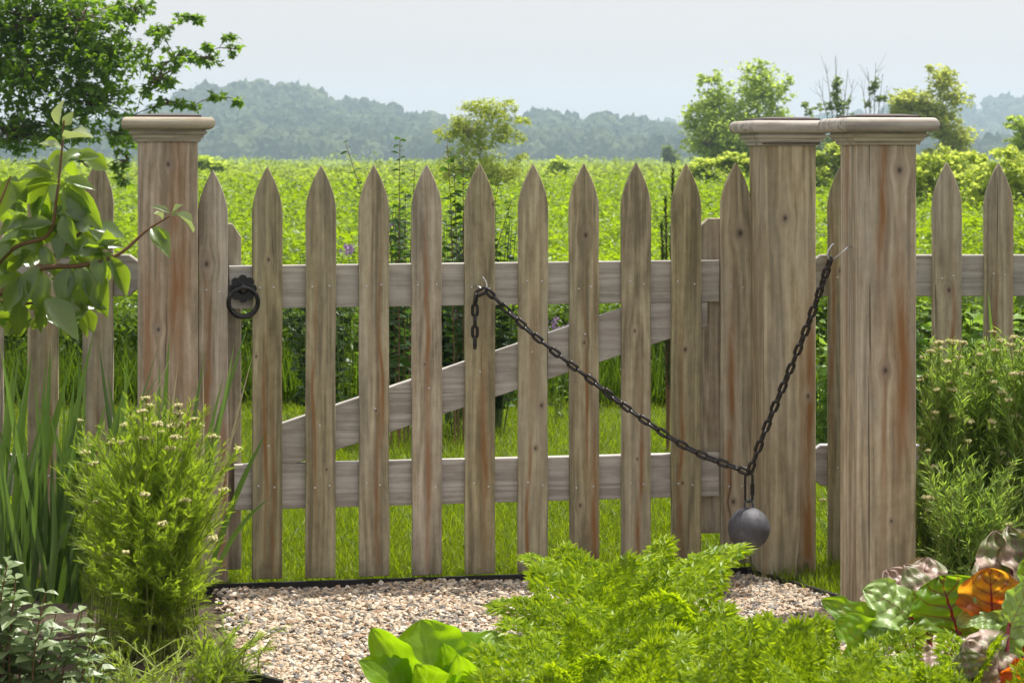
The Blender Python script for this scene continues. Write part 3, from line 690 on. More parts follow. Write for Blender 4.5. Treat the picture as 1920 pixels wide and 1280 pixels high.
# ------------------------------------------------------------------ trees by photo position
def px_tree(name, label, cat, Y, base, blobs, leaf, mat, nleaf, group=None, trunk=.06, seed=0, clump=14, cs=.22, twigs=True, depth=.8, bark='bark', tpl=None, lw=.6, fade=1.0, stems=1, down=0.0):
    r=np.random.default_rng(seed); bx,by=base; b0=P(bx,by,Y); b0.z=0 if by>=HOR else b0.z
    t=thing(name,label,cat,(b0.x,Y,0),0,group); o0=np.array((b0.x,Y,0.))
    sc=F/Y; tb=MB(); L=[]; tops=[]
    area=np.array([b[2]*b[3] for b in blobs],float); w_=np.array([b[4] if len(b)>4 else 1 for b in blobs])*area; w_/=w_.sum()
    cen=[np.array(P(b[0],b[1],Y)) for b in blobs]
    low=min(c_[2] for c_ in cen)
    # skeleton: a trunk, then every clump joins the nearest limb that lies closer to the root
    limbs=[None]*len(blobs); rads=[None]*len(blobs); order=sorted(range(len(blobs)),key=lambda k:np.linalg.norm(cen[k]-o0)); zl=min(cen[k][2] for k in order); fork=np.array([0,0,max(.3,(zl)*.55)])
    tube(tb, spline([(0,0,0),fork*.5+[trunk*.2,0,0],fork],5), np.linspace(trunk*1.25,trunk*.85,11), 8)
    nodes=[(fork,trunk*.8)]
    for k in order:
        c0=cen[k]-o0+np.array([0,r.normal(0,.35)*blobs[k][2]/sc,0]); cand=[np.linalg.norm(n0-c0)+.35*np.linalg.norm(n0) for n0,_ in nodes]; n0,r0=nodes[int(np.argmin(cand))]
        mid=(n0+c0)/2+np.array([r.normal(0,.08),r.normal(0,.08),.10])*np.linalg.norm(c0-n0); e=c0+(c0-mid)*.35; pth=spline([n0,mid,c0,e],6)
        rr=np.linspace(r0*.62,max(r0*.22,trunk*.05),len(pth)); limbs[k]=pth; rads[k]=rr; nodes.append((c0,rr[12])); nodes.append((mid,rr[6]))
    for k,b in enumerate(blobs):
        c0=cen[k]-o0; rx,rz=b[2]/sc,b[3]/sc
        pth=limbs[k]; tube(tb, pth, rads[k], 5)
        nt_=max(4,int(nleaf*w_[k]/clump)); 
        dirs=randdir(nt_,r=r)*(r.uniform(0,1,nt_)**.38)[:,None]*r.uniform(.75,1.15,(nt_,1)); tip=c0+dirs*[rx,rx*depth,rz]
        if twigs:
            for tp_ in tip[:min(len(tip),40)]:
                st=pth[r.integers(len(pth)//2,len(pth))]; tube(tb,[st,(st+tp_)/2+[0,0,.08*rz],tp_],[trunk*.09,trunk*.05,trunk*.02],3,False)
        kk=np.repeat(np.arange(nt_),clump); m=len(kk)
        L.append(tip[kk]+r.normal(0,1,(m,3))*cs*[1,1,.75]*(.6+.8*r.uniform(0,1,nt_)[kk][:,None])*min(rx,rz)*.6)
    tb.build('trunk', M[bark], t)
    L=np.concatenate(L); m=len(L); d=randdir(m,-.7-down,.7-down,r); X_,Y_,Z_=frames(d, nrm(randdir(m,-.3,1,r)+[0,0,.4])); s=leaf*r.lognormal(0,.25,m)
    mb=MB(); tp=tpl or DIAMOND; mb.inst(tp, L, X_,Y_,Z_, np.stack([s*lw,s,s],1) if tpl is None else s); mb.build('crown', M[mat], t)
    return t
M['tree_y'] = leaf_mat('yellow_green_leaves', (.20,.27,.04), (.44,.50,.10), .55, (.58,.66,.08), rough=.55)
M['tree_m'] = leaf_mat('light_tree_leaves', (.20,.29,.05), (.42,.52,.13), .6, (.58,.72,.12), rough=.55)
M['tree_d'] = leaf_mat('dark_tree_leaves', (.09,.14,.035), (.20,.27,.08), .5, (.28,.38,.08), rough=.5)
M['tree_olive'] = leaf_mat('olive_tree_leaves', (.24,.29,.06), (.44,.49,.15), .6, (.60,.66,.14), rough=.6)
M['maple'] = leaf_mat('maple_leaves', (.04,.09,.014), (.11,.19,.03), .52, (.26,.45,.02), rough=.42, spec=.45)
M['bush'] = leaf_mat('bush_leaves', (.18,.26,.04), (.42,.50,.12), .64, (.58,.68,.10))
px_tree('young_tree','loose yellow-green young tree rising behind the middle of the gate','tree',52,(885,HOR+1),
  [(880,250,35,40,1.1),(905,205,28,20,1),(930,215,34,26,.9),(860,235,26,18,.9),(840,255,26,14,.8),(930,250,36,24,.8),(900,285,50,24,.7),(965,225,22,10,.7),(975,300,22,16,.6),(845,290,26,16,.5),(865,320,34,26,1),(905,325,40,28,1.1),(945,330,34,24,.9),(880,365,40,24,.9),(830,325,22,16,.6),(825,245,16,12,.6),(985,228,12,8,.5),(955,255,30,20,.7),(960,200,18,14,.5),(880,200,20,14,.5)],.064,'tree_y',9500,trunk=.035,seed=1,cs=.34)
px_tree('broad_tree','large light green tree left of the two right posts','tree',95,(1390,HOR+1),
  [(1340,200,42,50,1),(1420,165,42,50,1),(1380,240,80,55,1.1),(1330,270,50,40,1),(1450,200,36,40,.5),(1450,260,50,45,.8),(1300,230,22,30,.7),(1395,290,85,28,1),(1480,150,8,10,.5),(1470,170,18,22,.4),(1425,120,16,12,.8),(1330,150,28,16,.9)],.16,'tree_m',13500,trunk=.12,seed=2,cs=.24,clump=16)
px_tree('sparse_tree','thin half bare dark tree showing above the gap between the right posts','tree',80,(1568,HOR+1),
  [(1568,165,10,28,.8),(1575,195,26,16,.6),(1545,200,16,8,.5),(1580,225,30,14,.6),(1510,205,16,14,.5),(1530,235,30,14,.5),(1560,270,40,22,.7)],.14,'tree_d',1300,trunk=.06,seed=3,clump=10,cs=.2)
def bare(Y, px, tops, label):
    t=thing('bare_stems',label,'dead tree',(PX(px,Y),Y,0)); mb=MB(); r=np.random.default_rng(int(px)); sc=F/Y
    for tx,ty in tops:
        e=np.array(P(tx,ty,Y))-[PX(px,Y),Y,0]; p=spline([(0,0,0),(e[0]*.4,0,e[2]*.55),e],6); tube(mb,p,np.linspace(.028,.006,len(p)),4)
        for q_ in range(7):
            s_=p[r.integers(6,len(p)-1)]; tube(mb,[s_,s_+[r.normal(0,.25),r.normal(0,.2),r.uniform(.2,.7)]],[.008,.003],3,False)
    mb.build('stems', M['bark'], t); return t
bare(80,1572,[(1548,120),(1566,105),(1590,130),(1600,150),(1535,150)],'thin bare grey twigs standing up through the half bare dark tree')
b2=bare(85,1637,[(1615,150),(1628,135),(1642,118),(1655,140),(1664,160)],'spray of bare dead stems with a dark leafy tip between the right trees')
px_tree('slender_tree','narrow dark sapling with few leaves just left of the olive tree','tree',86,(1642,HOR+1),[(1640,165,9,16,.8),(1652,182,12,8,.8),(1630,195,8,6,.4)],.14,'tree_d',260,trunk=.05,seed=4,clump=9)
px_tree('olive_tree','olive green tree with airy top right of the rightmost post cap','tree',90,(1755,HOR+1),
  [(1765,150,30,28,.55),(1785,180,32,26,.5),(1700,190,36,22,.9),(1735,200,40,30,.8),(1760,230,44,26,.9),(1790,262,42,24,.9),(1770,295,60,20,1),(1690,215,30,20,.7),(1745,130,6,8,.5)],.15,'tree_olive',8500,trunk=.11,seed=5,cs=.24,clump=14)
px_tree('small_tree','small olive tree cut off by the right edge of the picture','tree',70,(1945,HOR+1),
  [(1905,235,22,16,.8),(1925,262,34,22,.9),(1965,240,45,36,.9),(1950,290,50,22,.9),(1890,225,10,8,.6)],.12,'tree_m',4200,trunk=.07,seed=6)
px_tree('shrub_tree','small lone dark bush on the far marsh left of the broad tree','tree',240,(1255,HOR+2),[(1255,292,9,14,1),(1262,300,12,12,1),(1250,282,5,8,1)],.45,'tree_d',700,trunk=.1,seed=7)
for k,(px,Y,b,lb,mt) in enumerate([
  (1760,40,[(1720,296,40,20),(1775,300,40,24),(1700,325,55,30),(1790,330,60,36),(1740,350,80,34),(1690,372,60,30),(1800,375,60,30),(1825,300,30,14),(1750,400,80,26)],'soft olive bush mass below the olive tree','bush'),
  (1900,34,[(1885,300,36,24),(1945,312,60,36),(1860,335,50,28),(1905,350,60,36),(1960,370,70,40),(1880,385,70,34),(1830,360,30,24),(1920,415,90,30)],'bright green bush mass at the right edge above the fence rail','bush'),
  (1560,60,[(1535,298,22,14),(1575,290,26,20),(1590,316,40,20),(1535,325,40,18),(1570,345,50,20)],'pale willowy bush showing between the two right posts','bush'),
  (1360,60,[(1290,322,16,7),(1325,314,26,12),(1372,306,28,16),(1410,316,30,14),(1350,328,50,12)],'low pale bush line under the broad tree','bush'),
  (1052,85,[(1050,312,14,12),(1040,326,18,10)],'tiny bright bush in the marsh right of the yellow-green tree','tree_m'),
  (420,90,[(380,306,16,10),(405,314,20,8)],'tiny bush in the marsh just right of the leftmost post','tree_m')]):
    px_tree('marsh_bush',lb,'bush',Y,(px,HOR+2),[(*q_,1) for q_ in b],.0022*Y+.01,mt,5200 if len(b)>3 else 2200,trunk=.03,seed=40+k,cs=.3,twigs=False,group='bushes standing in the marsh')

# maple at upper left
LOBES=[]
for a,rr in [(-150,.18),(-115,.42),(-95,.30),(-60,.70),(-42,.42),(-22,.75),(0,1.0)]: LOBES.append((a,rr))
def maple_tpl():
    V=[(0,0,0)]; pr=[(180,.10),(120,.40),(100,.27),(62,.62),(38,.34),(20,.52),(0,1.0),(-20,.52),(-38,.34),(-62,.62),(-100,.27),(-120,.40)]
    for a,r_ in pr: V.append((r_*math.sin(math.radians(a))*.95, .3+r_*math.cos(math.radians(a))*.75, -.10*r_*r_))
    V[0]=(0,.3,.05); n_=len(pr); return np.array(V,float), np.array([(0,i+1,(i+1)%n_+1) for i in range(n_)],np.int32), np.zeros((n_+1,2),np.float32)
MAPLE=maple_tpl()
px_tree('maple_tree','dark leafy maple filling the upper left corner behind the leftmost post','tree',19,(-190,HOR+40),
  [(-60,60,120,120,1),(60,40,110,70,1),(150,40,100,60,1),(60,140,120,80,1),(200,110,90,60,1),(180,190,90,50,.85),(100,240,90,40,.75),(30,250,60,50,.75),(220,255,50,40,.55),(235,300,24,28,.6),(150,300,20,14,.6),
   (300,150,50,28,.8),(330,110,44,24,.8),(250,20,40,26,.9),(390,110,38,16,.7),(440,92,26,13,.7),(425,70,22,8,.5),(350,35,22,10,.8),(372,35,8,5,.8),(300,60,40,20,.8),(405,185,22,9,.6),(445,190,16,5,.5),(360,200,30,9,.5),(310,195,30,18,.7),(395,88,18,8,.6),(230,335,12,14,.6),(60,-40,150,40,1),(-120,200,90,90,1)],
  .058,'maple',11500,trunk=.12,seed=8,clump=9,cs=.36,tpl=MAPLE,depth=1.0,down=.15)

# ------------------------------------------------------------------ shrubs and flowers behind the gate
M['round_leaf'] = leaf_mat('backlit_shade_round_leaves', (.022,.055,.014), (.05,.11,.022), .38, (.09,.19,.02), rough=.45)  # shade of the backlit leaves is put into their dark colour
ROUND=leaf_tpl(.72,4,.12,.15,.5)
def stem_leaves(mbS, mbL, path, nl, ls, r, tpl=ROUND, rad=.003, start=.0, up=.3, droop=.2):
    tube(mbS, path, np.linspace(rad,rad*.35,len(path)), 4, False)
    k=np.linspace(start,1,nl); idx=k*(len(path)-1.001); i0=idx.astype(int); fr=(idx-i0)[:,None]
    p=path[i0]*(1-fr)+path[i0+1]*fr; ang=np.arange(nl)*2.4+r.uniform(0,6)
    ax=nrm(np.gradient(path,axis=0))[i0]; side=nrm(np.stack([np.cos(ang),np.sin(ang),np.zeros(nl)],1))
    d=nrm(side+ax*up+r.normal(0,.2,(nl,3))-[0,0,droop]); X_,Y_,Z_=frames(d, nrm(r.normal(0,.35,(nl,3))+[0,0,1])); s=ls*(1-.45*k**3)*r.uniform(.75,1.2,nl)
    mbL.inst(tpl, p, X_,Y_,Z_, s)
t=thing('leafy_shrub','tall dark stemmed shrub with small round leaves behind the middle pickets','shrub',(PX(840,10.6),10.6,0))
r=np.random.default_rng(51); A=MB(); B=MB(); o0=np.array([PX(840,10.6),10.6,0])
for tx,ty,bx,nl in [(648,268,730,16),(750,258,752,22),(778,310,765,12),(850,282,860,22),(838,262,855,12),(868,275,870,26),(905,335,880,16),(935,345,890,14),(715,345,745,14),(800,400,800,14),(690,318,740,10),(960,372,900,14),(735,395,750,14),(870,400,868,18),(930,400,900,14),(845,420,850,18),(760,360,760,18),(900,450,880,18)]:
    yy=10.6+r.normal(0,.12); e=np.array(P(tx,ty,yy))-o0; b=np.array([PX(bx,10.6)-o0[0],yy-10.6,0]); mid=b*.35+e*.65+[ (b[0]-e[0])*.25,0,.08]
    stem_leaves(A,B,spline([b,b*.6+e*.4+[(b[0]-e[0])*.2,0,0],mid,e],8),int(nl*3.0),.058,r,rad=.0035,start=.22)
A.build('stems',M['brown_stem'],t); B.build('leaves',M['round_leaf'],t)
# bushy lower part of the same kind, as plants of their own
def leafy_plant(name,label,cat,px,Y,top,wpx,n,ls,mat,seed,tpl=ROUND,group=None,stem='green_stem',lean=0, hvar=.35, start=.15):
    r=np.random.default_rng(seed); x0=PX(px,Y); ht=PZ(top,Y); W=wpx/F*Y; t=thing(name,label,cat,(x0,Y,0),0,group); A=MB(); B=MB()
    for k in range(n):
        a=r.uniform(-1,1); e=np.array([a*W/2+lean, r.normal(0,.28)*W/2, ht*(1-hvar*abs(a)**1.5*r.uniform(.5,1))*r.uniform(.72,1.0)]); b=e*[.25,.25,0]
        stem_leaves(A,B,spline([b,(b+e)/2+[0,0,.05],e],6),int(8+14*ht),ls,r,tpl,start=start,rad=.0035)
    A.build('stems',M[stem],t); B.build('leaves',M[mat],t); return t
leafy_plant('round_leaf_bush','low dark leafy bush right of the tall dark stemmed shrub','bush',925,11.0,350,150,44,.052,'round_leaf',52)
leafy_plant('round_leaf_bush','low dark leafy bush left of the tall dark stemmed shrub','bush',745,11.1,375,130,40,.052,'round_leaf',53)
leafy_plant('round_leaf_bush','dense dark leafy bush behind the picket that holds the hook','bush',850,11.3,345,110,40,.052,'round_leaf',54)
leafy_plant('round_leaf_bush','dark leafy bush behind the third picket, below the top rail','bush',600,11.4,430,150,34,.05,'round_leaf',55)
M['petal'] = leaf_mat('violet_petals', (.20,.12,.26), (.34,.22,.40), .3, (.34,.22,.4))
def phlox(px, Y, top, label, seed, n=3):
    r=np.random.default_rng(seed); x0=PX(px,Y); t=thing('wild_phlox',label,'wildflower',(x0,Y,0),0,'violet wildflowers behind the gate'); A=MB();B=MB();C_=MB()
    for k in range(n):
        e=np.array([r.normal(0,.05),r.normal(0,.05),PZ(top,Y)*r.uniform(.85,1)]); stem_leaves(A,B,spline([(0,0,0),e*.5+[.01,0,0],e],6),16,.06,r,leaf_tpl(.28,3,.1,.3,.35))
        C_=MB(); m=24; d=randdir(m,r=r); X_,Y_,Z_=frames(d,randdir(m,r=r)); C_.inst(DIAMOND, e+r.normal(0,.013,(m,3)),X_,Y_,Z_,np.full(m,.018)); C_.build('flower',M['petal'],t)
    A.build('stems',M['green_stem'],t); B.build('leaves',M['weeds'],t)
for px,Y,top,lb,sd in [(742,11.2,405,'violet wildflower between the fourth and fifth pickets above the top rail',1),(652,11.4,455,'violet wildflower just left of the fourth picket above the top rail',2),(850,10.9,590,'violet wildflower under the dangling chain end',3),(790,11.6,470,'violet wildflower touching the top rail behind the fifth picket',4),(640,11.0,500,'violet wildflower low against the top rail near the third picket',5),(1046,11.5,600,'violet wildflower seen right of the chain between gate pickets',6),(870,11.3,470,'violet wildflower beside the picket holding the hook',7)]: phlox(px,Y,top,lb,sd)
# conifer sprigs right of centre
M['conifer']=leaf_mat('conifer_needles',(.03,.06,.018),(.07,.12,.03),.3,(.09,.16,.02))
r=np.random.default_rng(61); Yc=10.2; t=thing('young_conifer','dark upright conifer sprig behind the gate near its right end','conifer',(PX(1252,Yc),Yc,0)); A=MB();B=MB()
for tx,ty in [(1262,318),(1248,372),(1270,400),(1240,420),(1275,440)]:
    e=np.array(P(tx,ty,Yc))-[PX(1252,Yc),Yc,0]; p=spline([(0,0,0),(e[0]*.3,0,e[2]*.5),e],10); tube(A,p,np.linspace(.006,.002,len(p)),4,False)
    m=900; k=r.uniform(.3,1,m)*(len(p)-1.01); q_=p[k.astype(int)]+(p[k.astype(int)+1]-p[k.astype(int)])*(k%1)[:,None]; d=nrm(randdir(m,0,1,r)+[0,0,.7]); X_,Y_,Z_=frames(d,randdir(m,r=r)); B.inst(NEEDLE,q_,X_,Y_,Z_,np.stack([np.full(m,.004),np.full(m,.026),np.full(m,.02)],1))
A.build('stems',M['brown_stem'],t); B.build('needles',M['conifer'],t)
# broad leaved plants by the right fence
M['broad'] = leaf_mat('broad_fresh_leaves', (.10,.20,.03), (.22,.36,.06), .45, (.30,.48,.05), rough=.4, vein=((.25,.36,.12),(.35,.5,.1)), side=6)
BROAD=leaf_tpl(.78,5,.15,.35,.4,wave=.03)
for k,(px,Y,top,wp,n,ls,lb) in enumerate([(1735,9.2,560,110,9,.10,'broad leaved plant behind the fence just right of the rightmost post'),(1835,9.0,545,110,9,.11,'broad leaved plant behind the fence between its two visible pickets'),(1925,9.3,560,120,9,.11,'broad leaved plant behind the fence at the right picture edge'),(1538,9.4,600,80,8,.07,'bright leafy plant seen through the gap between the two right posts'),(1545,10.2,720,80,8,.06,'lower bright plant in the gap between the two right posts')]):
    leafy_plant('broad_leaf_plant',lb,'plant',px,Y,top,wp,n,ls,'broad',70+k,BROAD)

# ------------------------------------------------------------------ yarrow bushes
M['feather'] = leaf_mat('feathery_leaves', (.11,.20,.012), (.36,.50,.06), .5, (.50,.68,.03), rough=.5)
M['feather2'] = leaf_mat('lance_leaves', (.10,.19,.03), (.30,.43,.10), .46, (.38,.55,.06), rough=.5)
M['cream'] = leaf_mat('cream_buds', (.46,.43,.18), (.68,.64,.34), .2, (.66,.6,.28), rough=.8)
M['straw_stem'] = simple('straw_stem', (.20,.24,.05), .7, var=.3)
def frond_simple(n=9, ang=46, l0=.22, w=.044, curl=.25):
    V=[];Fc=[]; k=0
    def tri(p,d,L,w_):
        nonlocal k
        s=np.array([d[1],-d[0],0])*w_/2; V.extend([p-s,p+s,p+np.array(d)*L]); Fc.append((k,k+1,k+2)); k+=3
    tri(np.array([0,0,0.]),np.array([0,1,0.]),1,.06)
    for i in range(n):
        t_=.15+.8*i/n
        for s_ in (-1,1):
            a=math.radians(ang)*s_; tri(np.array([0,t_,0]),np.array([math.sin(a),math.cos(a),.25]),l0*(1.1-t_)**.5,w)
    V=np.array(V,float); V[:,2]-=curl*V[:,1]**2; return V,np.array(Fc,np.int32),np.zeros((len(V),2),np.float32)
FEATH=frond_simple(); LANCE=leaf_tpl(.15,3,.1,.35,.35)
SPH=ico(1)
def yarrow(name,label,px,Y,basepy,tops,leaf,tpl,mat,seed,nl=26,base_w=.05,flow=0.25,spread=1,brown=.2):
    """tops: function r -> (px,py,Yoffset) of one stem tip"""
    r=np.random.default_rng(seed); x0=PX(px,Y); zb=0; t=thing(name,label,'yarrow',(x0,Y,zb),0,'yarrow bushes'); o0=np.array([x0,Y,zb]); A=MB();B=MB();heads=0
    for tx,ty,dy in tops(r):
        e=np.array(P(tx,ty,Y+dy))-o0; b=np.array([r.normal(0,base_w),r.normal(0,base_w),0])
        mid=b*.5+e*.5+np.array([-(e[0])*.16,-(e[1])*.16,e[2]*.10]); p=spline([b,mid,e],8); tube(A,p,np.linspace(.0022,.0011,len(p)),4,False)
        n_=max(6,int(nl*np.linalg.norm(e)/.5)); k=np.sort(r.uniform(brown,1,n_)); idx=k*(len(p)-1.001); i0=idx.astype(int); q_=p[i0]+(p[i0+1]-p[i0])*(idx-i0)[:,None]
        ax=nrm(np.gradient(p,axis=0))[i0]; d=nrm(nrm(randdir(n_,-.4,.6,r))*.8+ax*1.25); X_,Y_,Z_=frames(d,nrm(randdir(n_,-.1,1,r)+[0,0,.6])); s=leaf*(1.1-.55*k)*r.uniform(.7,1.25,n_)
        B.inst(tpl,q_,X_,Y_,Z_,s)
        if r.uniform()<(flow*2.0 if ty<860 else flow) and ty<basepy-150 and heads<96:
            heads+=1
            c_=p[-1]+[0,0,.004]; m=r.integers(12,28); rad=r.uniform(.007,.015); a=r.uniform(0,6.28,m); rr_=np.sqrt(r.uniform(0,1,m))*rad
            q_=np.stack([c_[0]+rr_*np.cos(a),c_[1]+rr_*np.sin(a),c_[2]-rr_**2*28+r.normal(0,.0012,m)],1); I=np.eye(3); s=r.uniform(.0028,.0046,m)
            C_=MB(); C_.inst(SPH,q_,np.tile(I[0],(m,1)),np.tile(I[1],(m,1)),np.tile(I[2],(m,1)),s)
            C_.build('flower_head',M['cream'],t)
            for z_ in q_[:6]: tube(A,[p[-1]-[0,0,.012],z_],.0006,3,False)
    A.build('stems',M['straw_stem'],t); B.build('leaves',M[mat],t)
def tops_left(r):
    out=[]
    for k in range(300):
        a=r.uniform(-1,1); px=285+a*180; top=725+60*r.uniform(0,1)+ (abs(a)**2.4)*120 + (25 if a<-.3 else 0)
        rim=r.uniform(0,1)**(2.2 if k%3==0 else .9); py=top+rim*310; px=285+a*180*(1-.38*rim); out.append((px,py,r.uniform(-.30,.10)*(.35+rim)))
    for k in range(24): out.append((r.uniform(190,440),r.uniform(1080,1225),r.uniform(-.32,-.12)))
    return out
yarrow('yarrow_bush','big feathery bright green yarrow with cream buds in front of the leftmost post',290,6.12,1212,tops_left,.050,FEATH,'feather',81,nl=46,flow=.14,base_w=.055,brown=.28)
def tops_l2(r):
    return [(r.uniform(130,300),r.uniform(770,980),r.uniform(-.05,.15)) for _ in range(50)]
yarrow('yarrow_bush','smaller feathery yarrow clump at the left side of the big one, beside the iris',215,6.25,1180,tops_l2,.05,FEATH,'feather',82,nl=44,flow=.12)
def tops_low(r):
    return [(r.uniform(330,540),r.uniform(1165,1275),r.uniform(-.1,.1)) for _ in range(70)]
yarrow('yarrow_bush','low trailing feathery clump spilling onto the gravel at the foot of the big yarrow',400,5.7,1262,tops_low,.04,FEATH,'feather',83,nl=50,flow=0,brown=.08)
yarrow('yarrow_bush','sparse low feathery growth over the soil between the mint and the big yarrow',250,5.35,1275,lambda r:[(r.uniform(150,380),r.uniform(1190,1290),r.uniform(-.15,.15)) for _ in range(55)],.034,FEATH,'feather',89,nl=44,flow=0,base_w=.10,brown=.05)
def tr_(x0,x1,y0,y1,n): return lambda r:[(r.uniform(x0,x1),y0+(y1-y0)*r.uniform(0,1)**1.2,r.uniform(-.15,.12)) for _ in range(n)]
yarrow('yarrow_bush','flowering yarrow directly right of the rightmost post',1765,6.75,1130,tr_(1722,1815,640,960,130),.055,LANCE,'feather2',84,nl=50,flow=.26)
yarrow('yarrow_bush','flowering yarrow under the two visible pickets of the right fence',1840,6.85,1130,tr_(1780,1890,635,960,150),.055,LANCE,'feather2',85,nl=50,flow=.26)
yarrow('yarrow_bush','flowering yarrow at the right edge of the picture',1930,6.8,1130,tr_(1860,2010,620,960,170),.055,LANCE,'feather2',86,nl=50,flow=.26)
yarrow('yarrow_bush','dark low clump of yarrow foliage behind the beet leaves',1820,6.55,1140,tr_(1725,1960,860,1080,120),.05,LANCE,'feather2',87,nl=50,flow=.05)
yarrow('yarrow_bush','thin yarrow sprig in the gap between the two right posts',1560,7.6,1120,tr_(1535,1572,820,1000,7),.05,LANCE,'feather2',88,nl=22,flow=.15,base_w=.01)

# ------------------------------------------------------------------ iris blades
M['iris'] = leaf_mat('iris_blades', (.035,.085,.022), (.16,.25,.08), .36, (.18,.32,.03), rough=.42)
M['iris_dry'] = leaf_mat('dry_blade', (.30,.26,.14), (.5,.45,.28), .3, (.4,.35,.2), rough=.7)
def blades(name,label,Y,specs,wd,mat,mbs=None,group='iris clumps'):
    b0=specs[0]; x0=np.mean([PX(s[0],Y) for s in specs]); t=thing(name,label,'iris',(x0,Y,0),0,group); r=np.random.default_rng(len(specs)+int(Y*100))
    for (bx,by,tx,ty,bend,wm) in specs:
        dy=r.normal(0,.05); b=np.array(P(bx,by,Y+dy))-[x0,Y,0]; e=np.array(P(tx,ty,Y+dy+r.normal(0,.05)))-[x0,Y,0]; n_=10; m_=MB()
        V=[];U=[];f=[]; dirv=e-b; side=nrm(np.cross(dirv,[0,-1,0])); side=nrm(side+np.array([0,r.normal(0,.5),0]))
        for i in range(n_+1):
            k=i/n_; c_=b+dirv*k+ nrm(np.cross(dirv,[0,1,0]))*bend*math.sin(k*PI)*.5*np.linalg.norm(dirv)+[0,0,-abs(bend)*.1*k*k]; h_=wd*wm/2*(1-k**3.2)*(.75+.25*min(1,k*4))
            nn=nrm(np.cross(side,dirv)); V+=[c_-side*h_,c_+nn*h_*.25,c_+side*h_]; U+=[(-1,k),(0,k),(1,k)]
            if i: a=(i-1)*3;q_=i*3; f+=[(a,a+1,q_+1,q_),(a+1,a+2,q_+2,q_+1)]
        m_.add(V,f,U); m_.build('blade',M['iris_dry' if wm<.5 else mat],t,True)
r=np.random.default_rng(91)
sp=[(120,1130,262,655,.03,1),(60,1120,95,640,-.02,1),(100,1130,0,640,.03,1),(40,1120,-30,700,0,1),(150,1130,148,640,0,.9),(80,1120,178,610,.02,1),(150,1130,230,720,-.04,1),(20,1120,60,660,.03,1),(130,1140,300,690,.10,1),(90,1120,120,700,-.05,1),(0,1120,-60,600,0,1),(60,1130,-5,800,.05,1.1),(140,1130,90,760,-.08,1),(110,1130,200,750,.02,1.1),(170,1130,330,640,.04,.4),(100,1130,262,870,.10,.4)]
for k in range(58): bx=r.uniform(-60,190); sp.append((bx,1130,bx+r.normal(15,60),r.uniform(640,900),r.normal(0,.05),r.uniform(.55,1.1)))
blades('iris_clump','dense clump of sword-shaped iris blades at the left edge',6.35,sp,.021,'iris')
sp=[(360,1050,467,600,.05,1.0),(355,1050,440,640,-.02,.8),(330,1050,385,655,.02,.9),(300,1040,300,670,.02,.8),(290,1040,318,625,0,.9),(270,1040,232,660,.03,.7),(320,1050,345,840,.05,.8),(400,1050,500,805,.05,.8),(370,1050,455,770,.06,.4),(380,1050,380,655,-.01,.35),(390,1050,475,660,.03,.4),(250,1040,185,640,.02,.8),(240,1040,200,690,-.03,.8),(300,1040,335,670,.02,.4),(345,1050,420,700,.02,.9),(280,1040,262,740,.0,.9),(410,1060,505,925,.12,.7)]
blades('iris_clump','loose iris blades behind the big yarrow, one reaching up to the ring latch',6.55,sp,.022,'iris')
blades('iris_clump','single upright blade in front of the rightmost visible picket',6.9,[(1885,900,1852,540,.0,.9)],.02,'iris')

# ------------------------------------------------------------------ minty plant, bottom left
M['mint'] = leaf_mat('grey_green_leaves', (.13,.20,.075), (.26,.33,.16), .3, (.28,.42,.09), rough=.38, spec=.5, vein=((.28,.35,.18),(.3,.42,.15)))
MINT=leaf_tpl(.62,5,.22,.25,.42,wave=.02)
r=np.random.default_rng(95)
def pairs(name,label,cat,Y,stems,ls,mat,tpl,zb=0.):
    x0=np.mean([PX(s[0],Y) for s in stems]); t=thing(name,label,cat,(x0,Y,zb)); A=MB();B=MB()
    for bx,tx,ty in stems:
        b=np.array([PX(bx,Y)-x0,r.normal(0,.03),0]); e=np.array(P(tx,ty,Y+r.normal(0,.05)))-[x0,Y,zb]; p=spline([b,b*.4+e*.6+[-.01,0,.0],e],8); tube(A,p,np.linspace(.003,.0015,len(p)),5,False)
        nn=int(np.linalg.norm(e-b)/.030)+1
        for i in range(nn):
            k=.25+.75*i/max(1,nn-1); ii=min(int(k*(len(p)-1)),len(p)-1); a0=(PI/2 if i%2 else 0)+r.normal(0,.35); sz=ls*(1.15-.6*k**4)
            for s_ in (0,PI):
                d=np.array([[math.cos(a0+s_),math.sin(a0+s_),.35+r.normal(0,.15)]]); X_,Y_,Z_=frames(d,np.array([[r.normal(0,.2),-.25,1]])); B.inst(tpl,[p[ii]],X_,Y_,Z_,np.array([sz*r.uniform(.8,1.15)]))
    A.build('stems',M['brown_stem'],t); B.build('leaves',M[mat],t); return t
pairs('mint_plant','grey-green leafy plant with paired oval leaves in the lower left corner','plant',5.25,
      [(-20,15,1050),(20,30,1085),(60,85,1110),(100,150,1145),(130,180,1185),(-30,-20,1100),(30,60,1160),(80,120,1210),(140,165,1240),(0,10,1150),(50,40,1220),(100,90,1250),(-40,-50,1180),(120,200,1230),(10,5,1090),(70,105,1150),(20,60,1250),(-10,-10,1210),(90,125,1275),(150,190,1270),(40,95,1195),(0,35,1120)],.052,'mint',MINT)

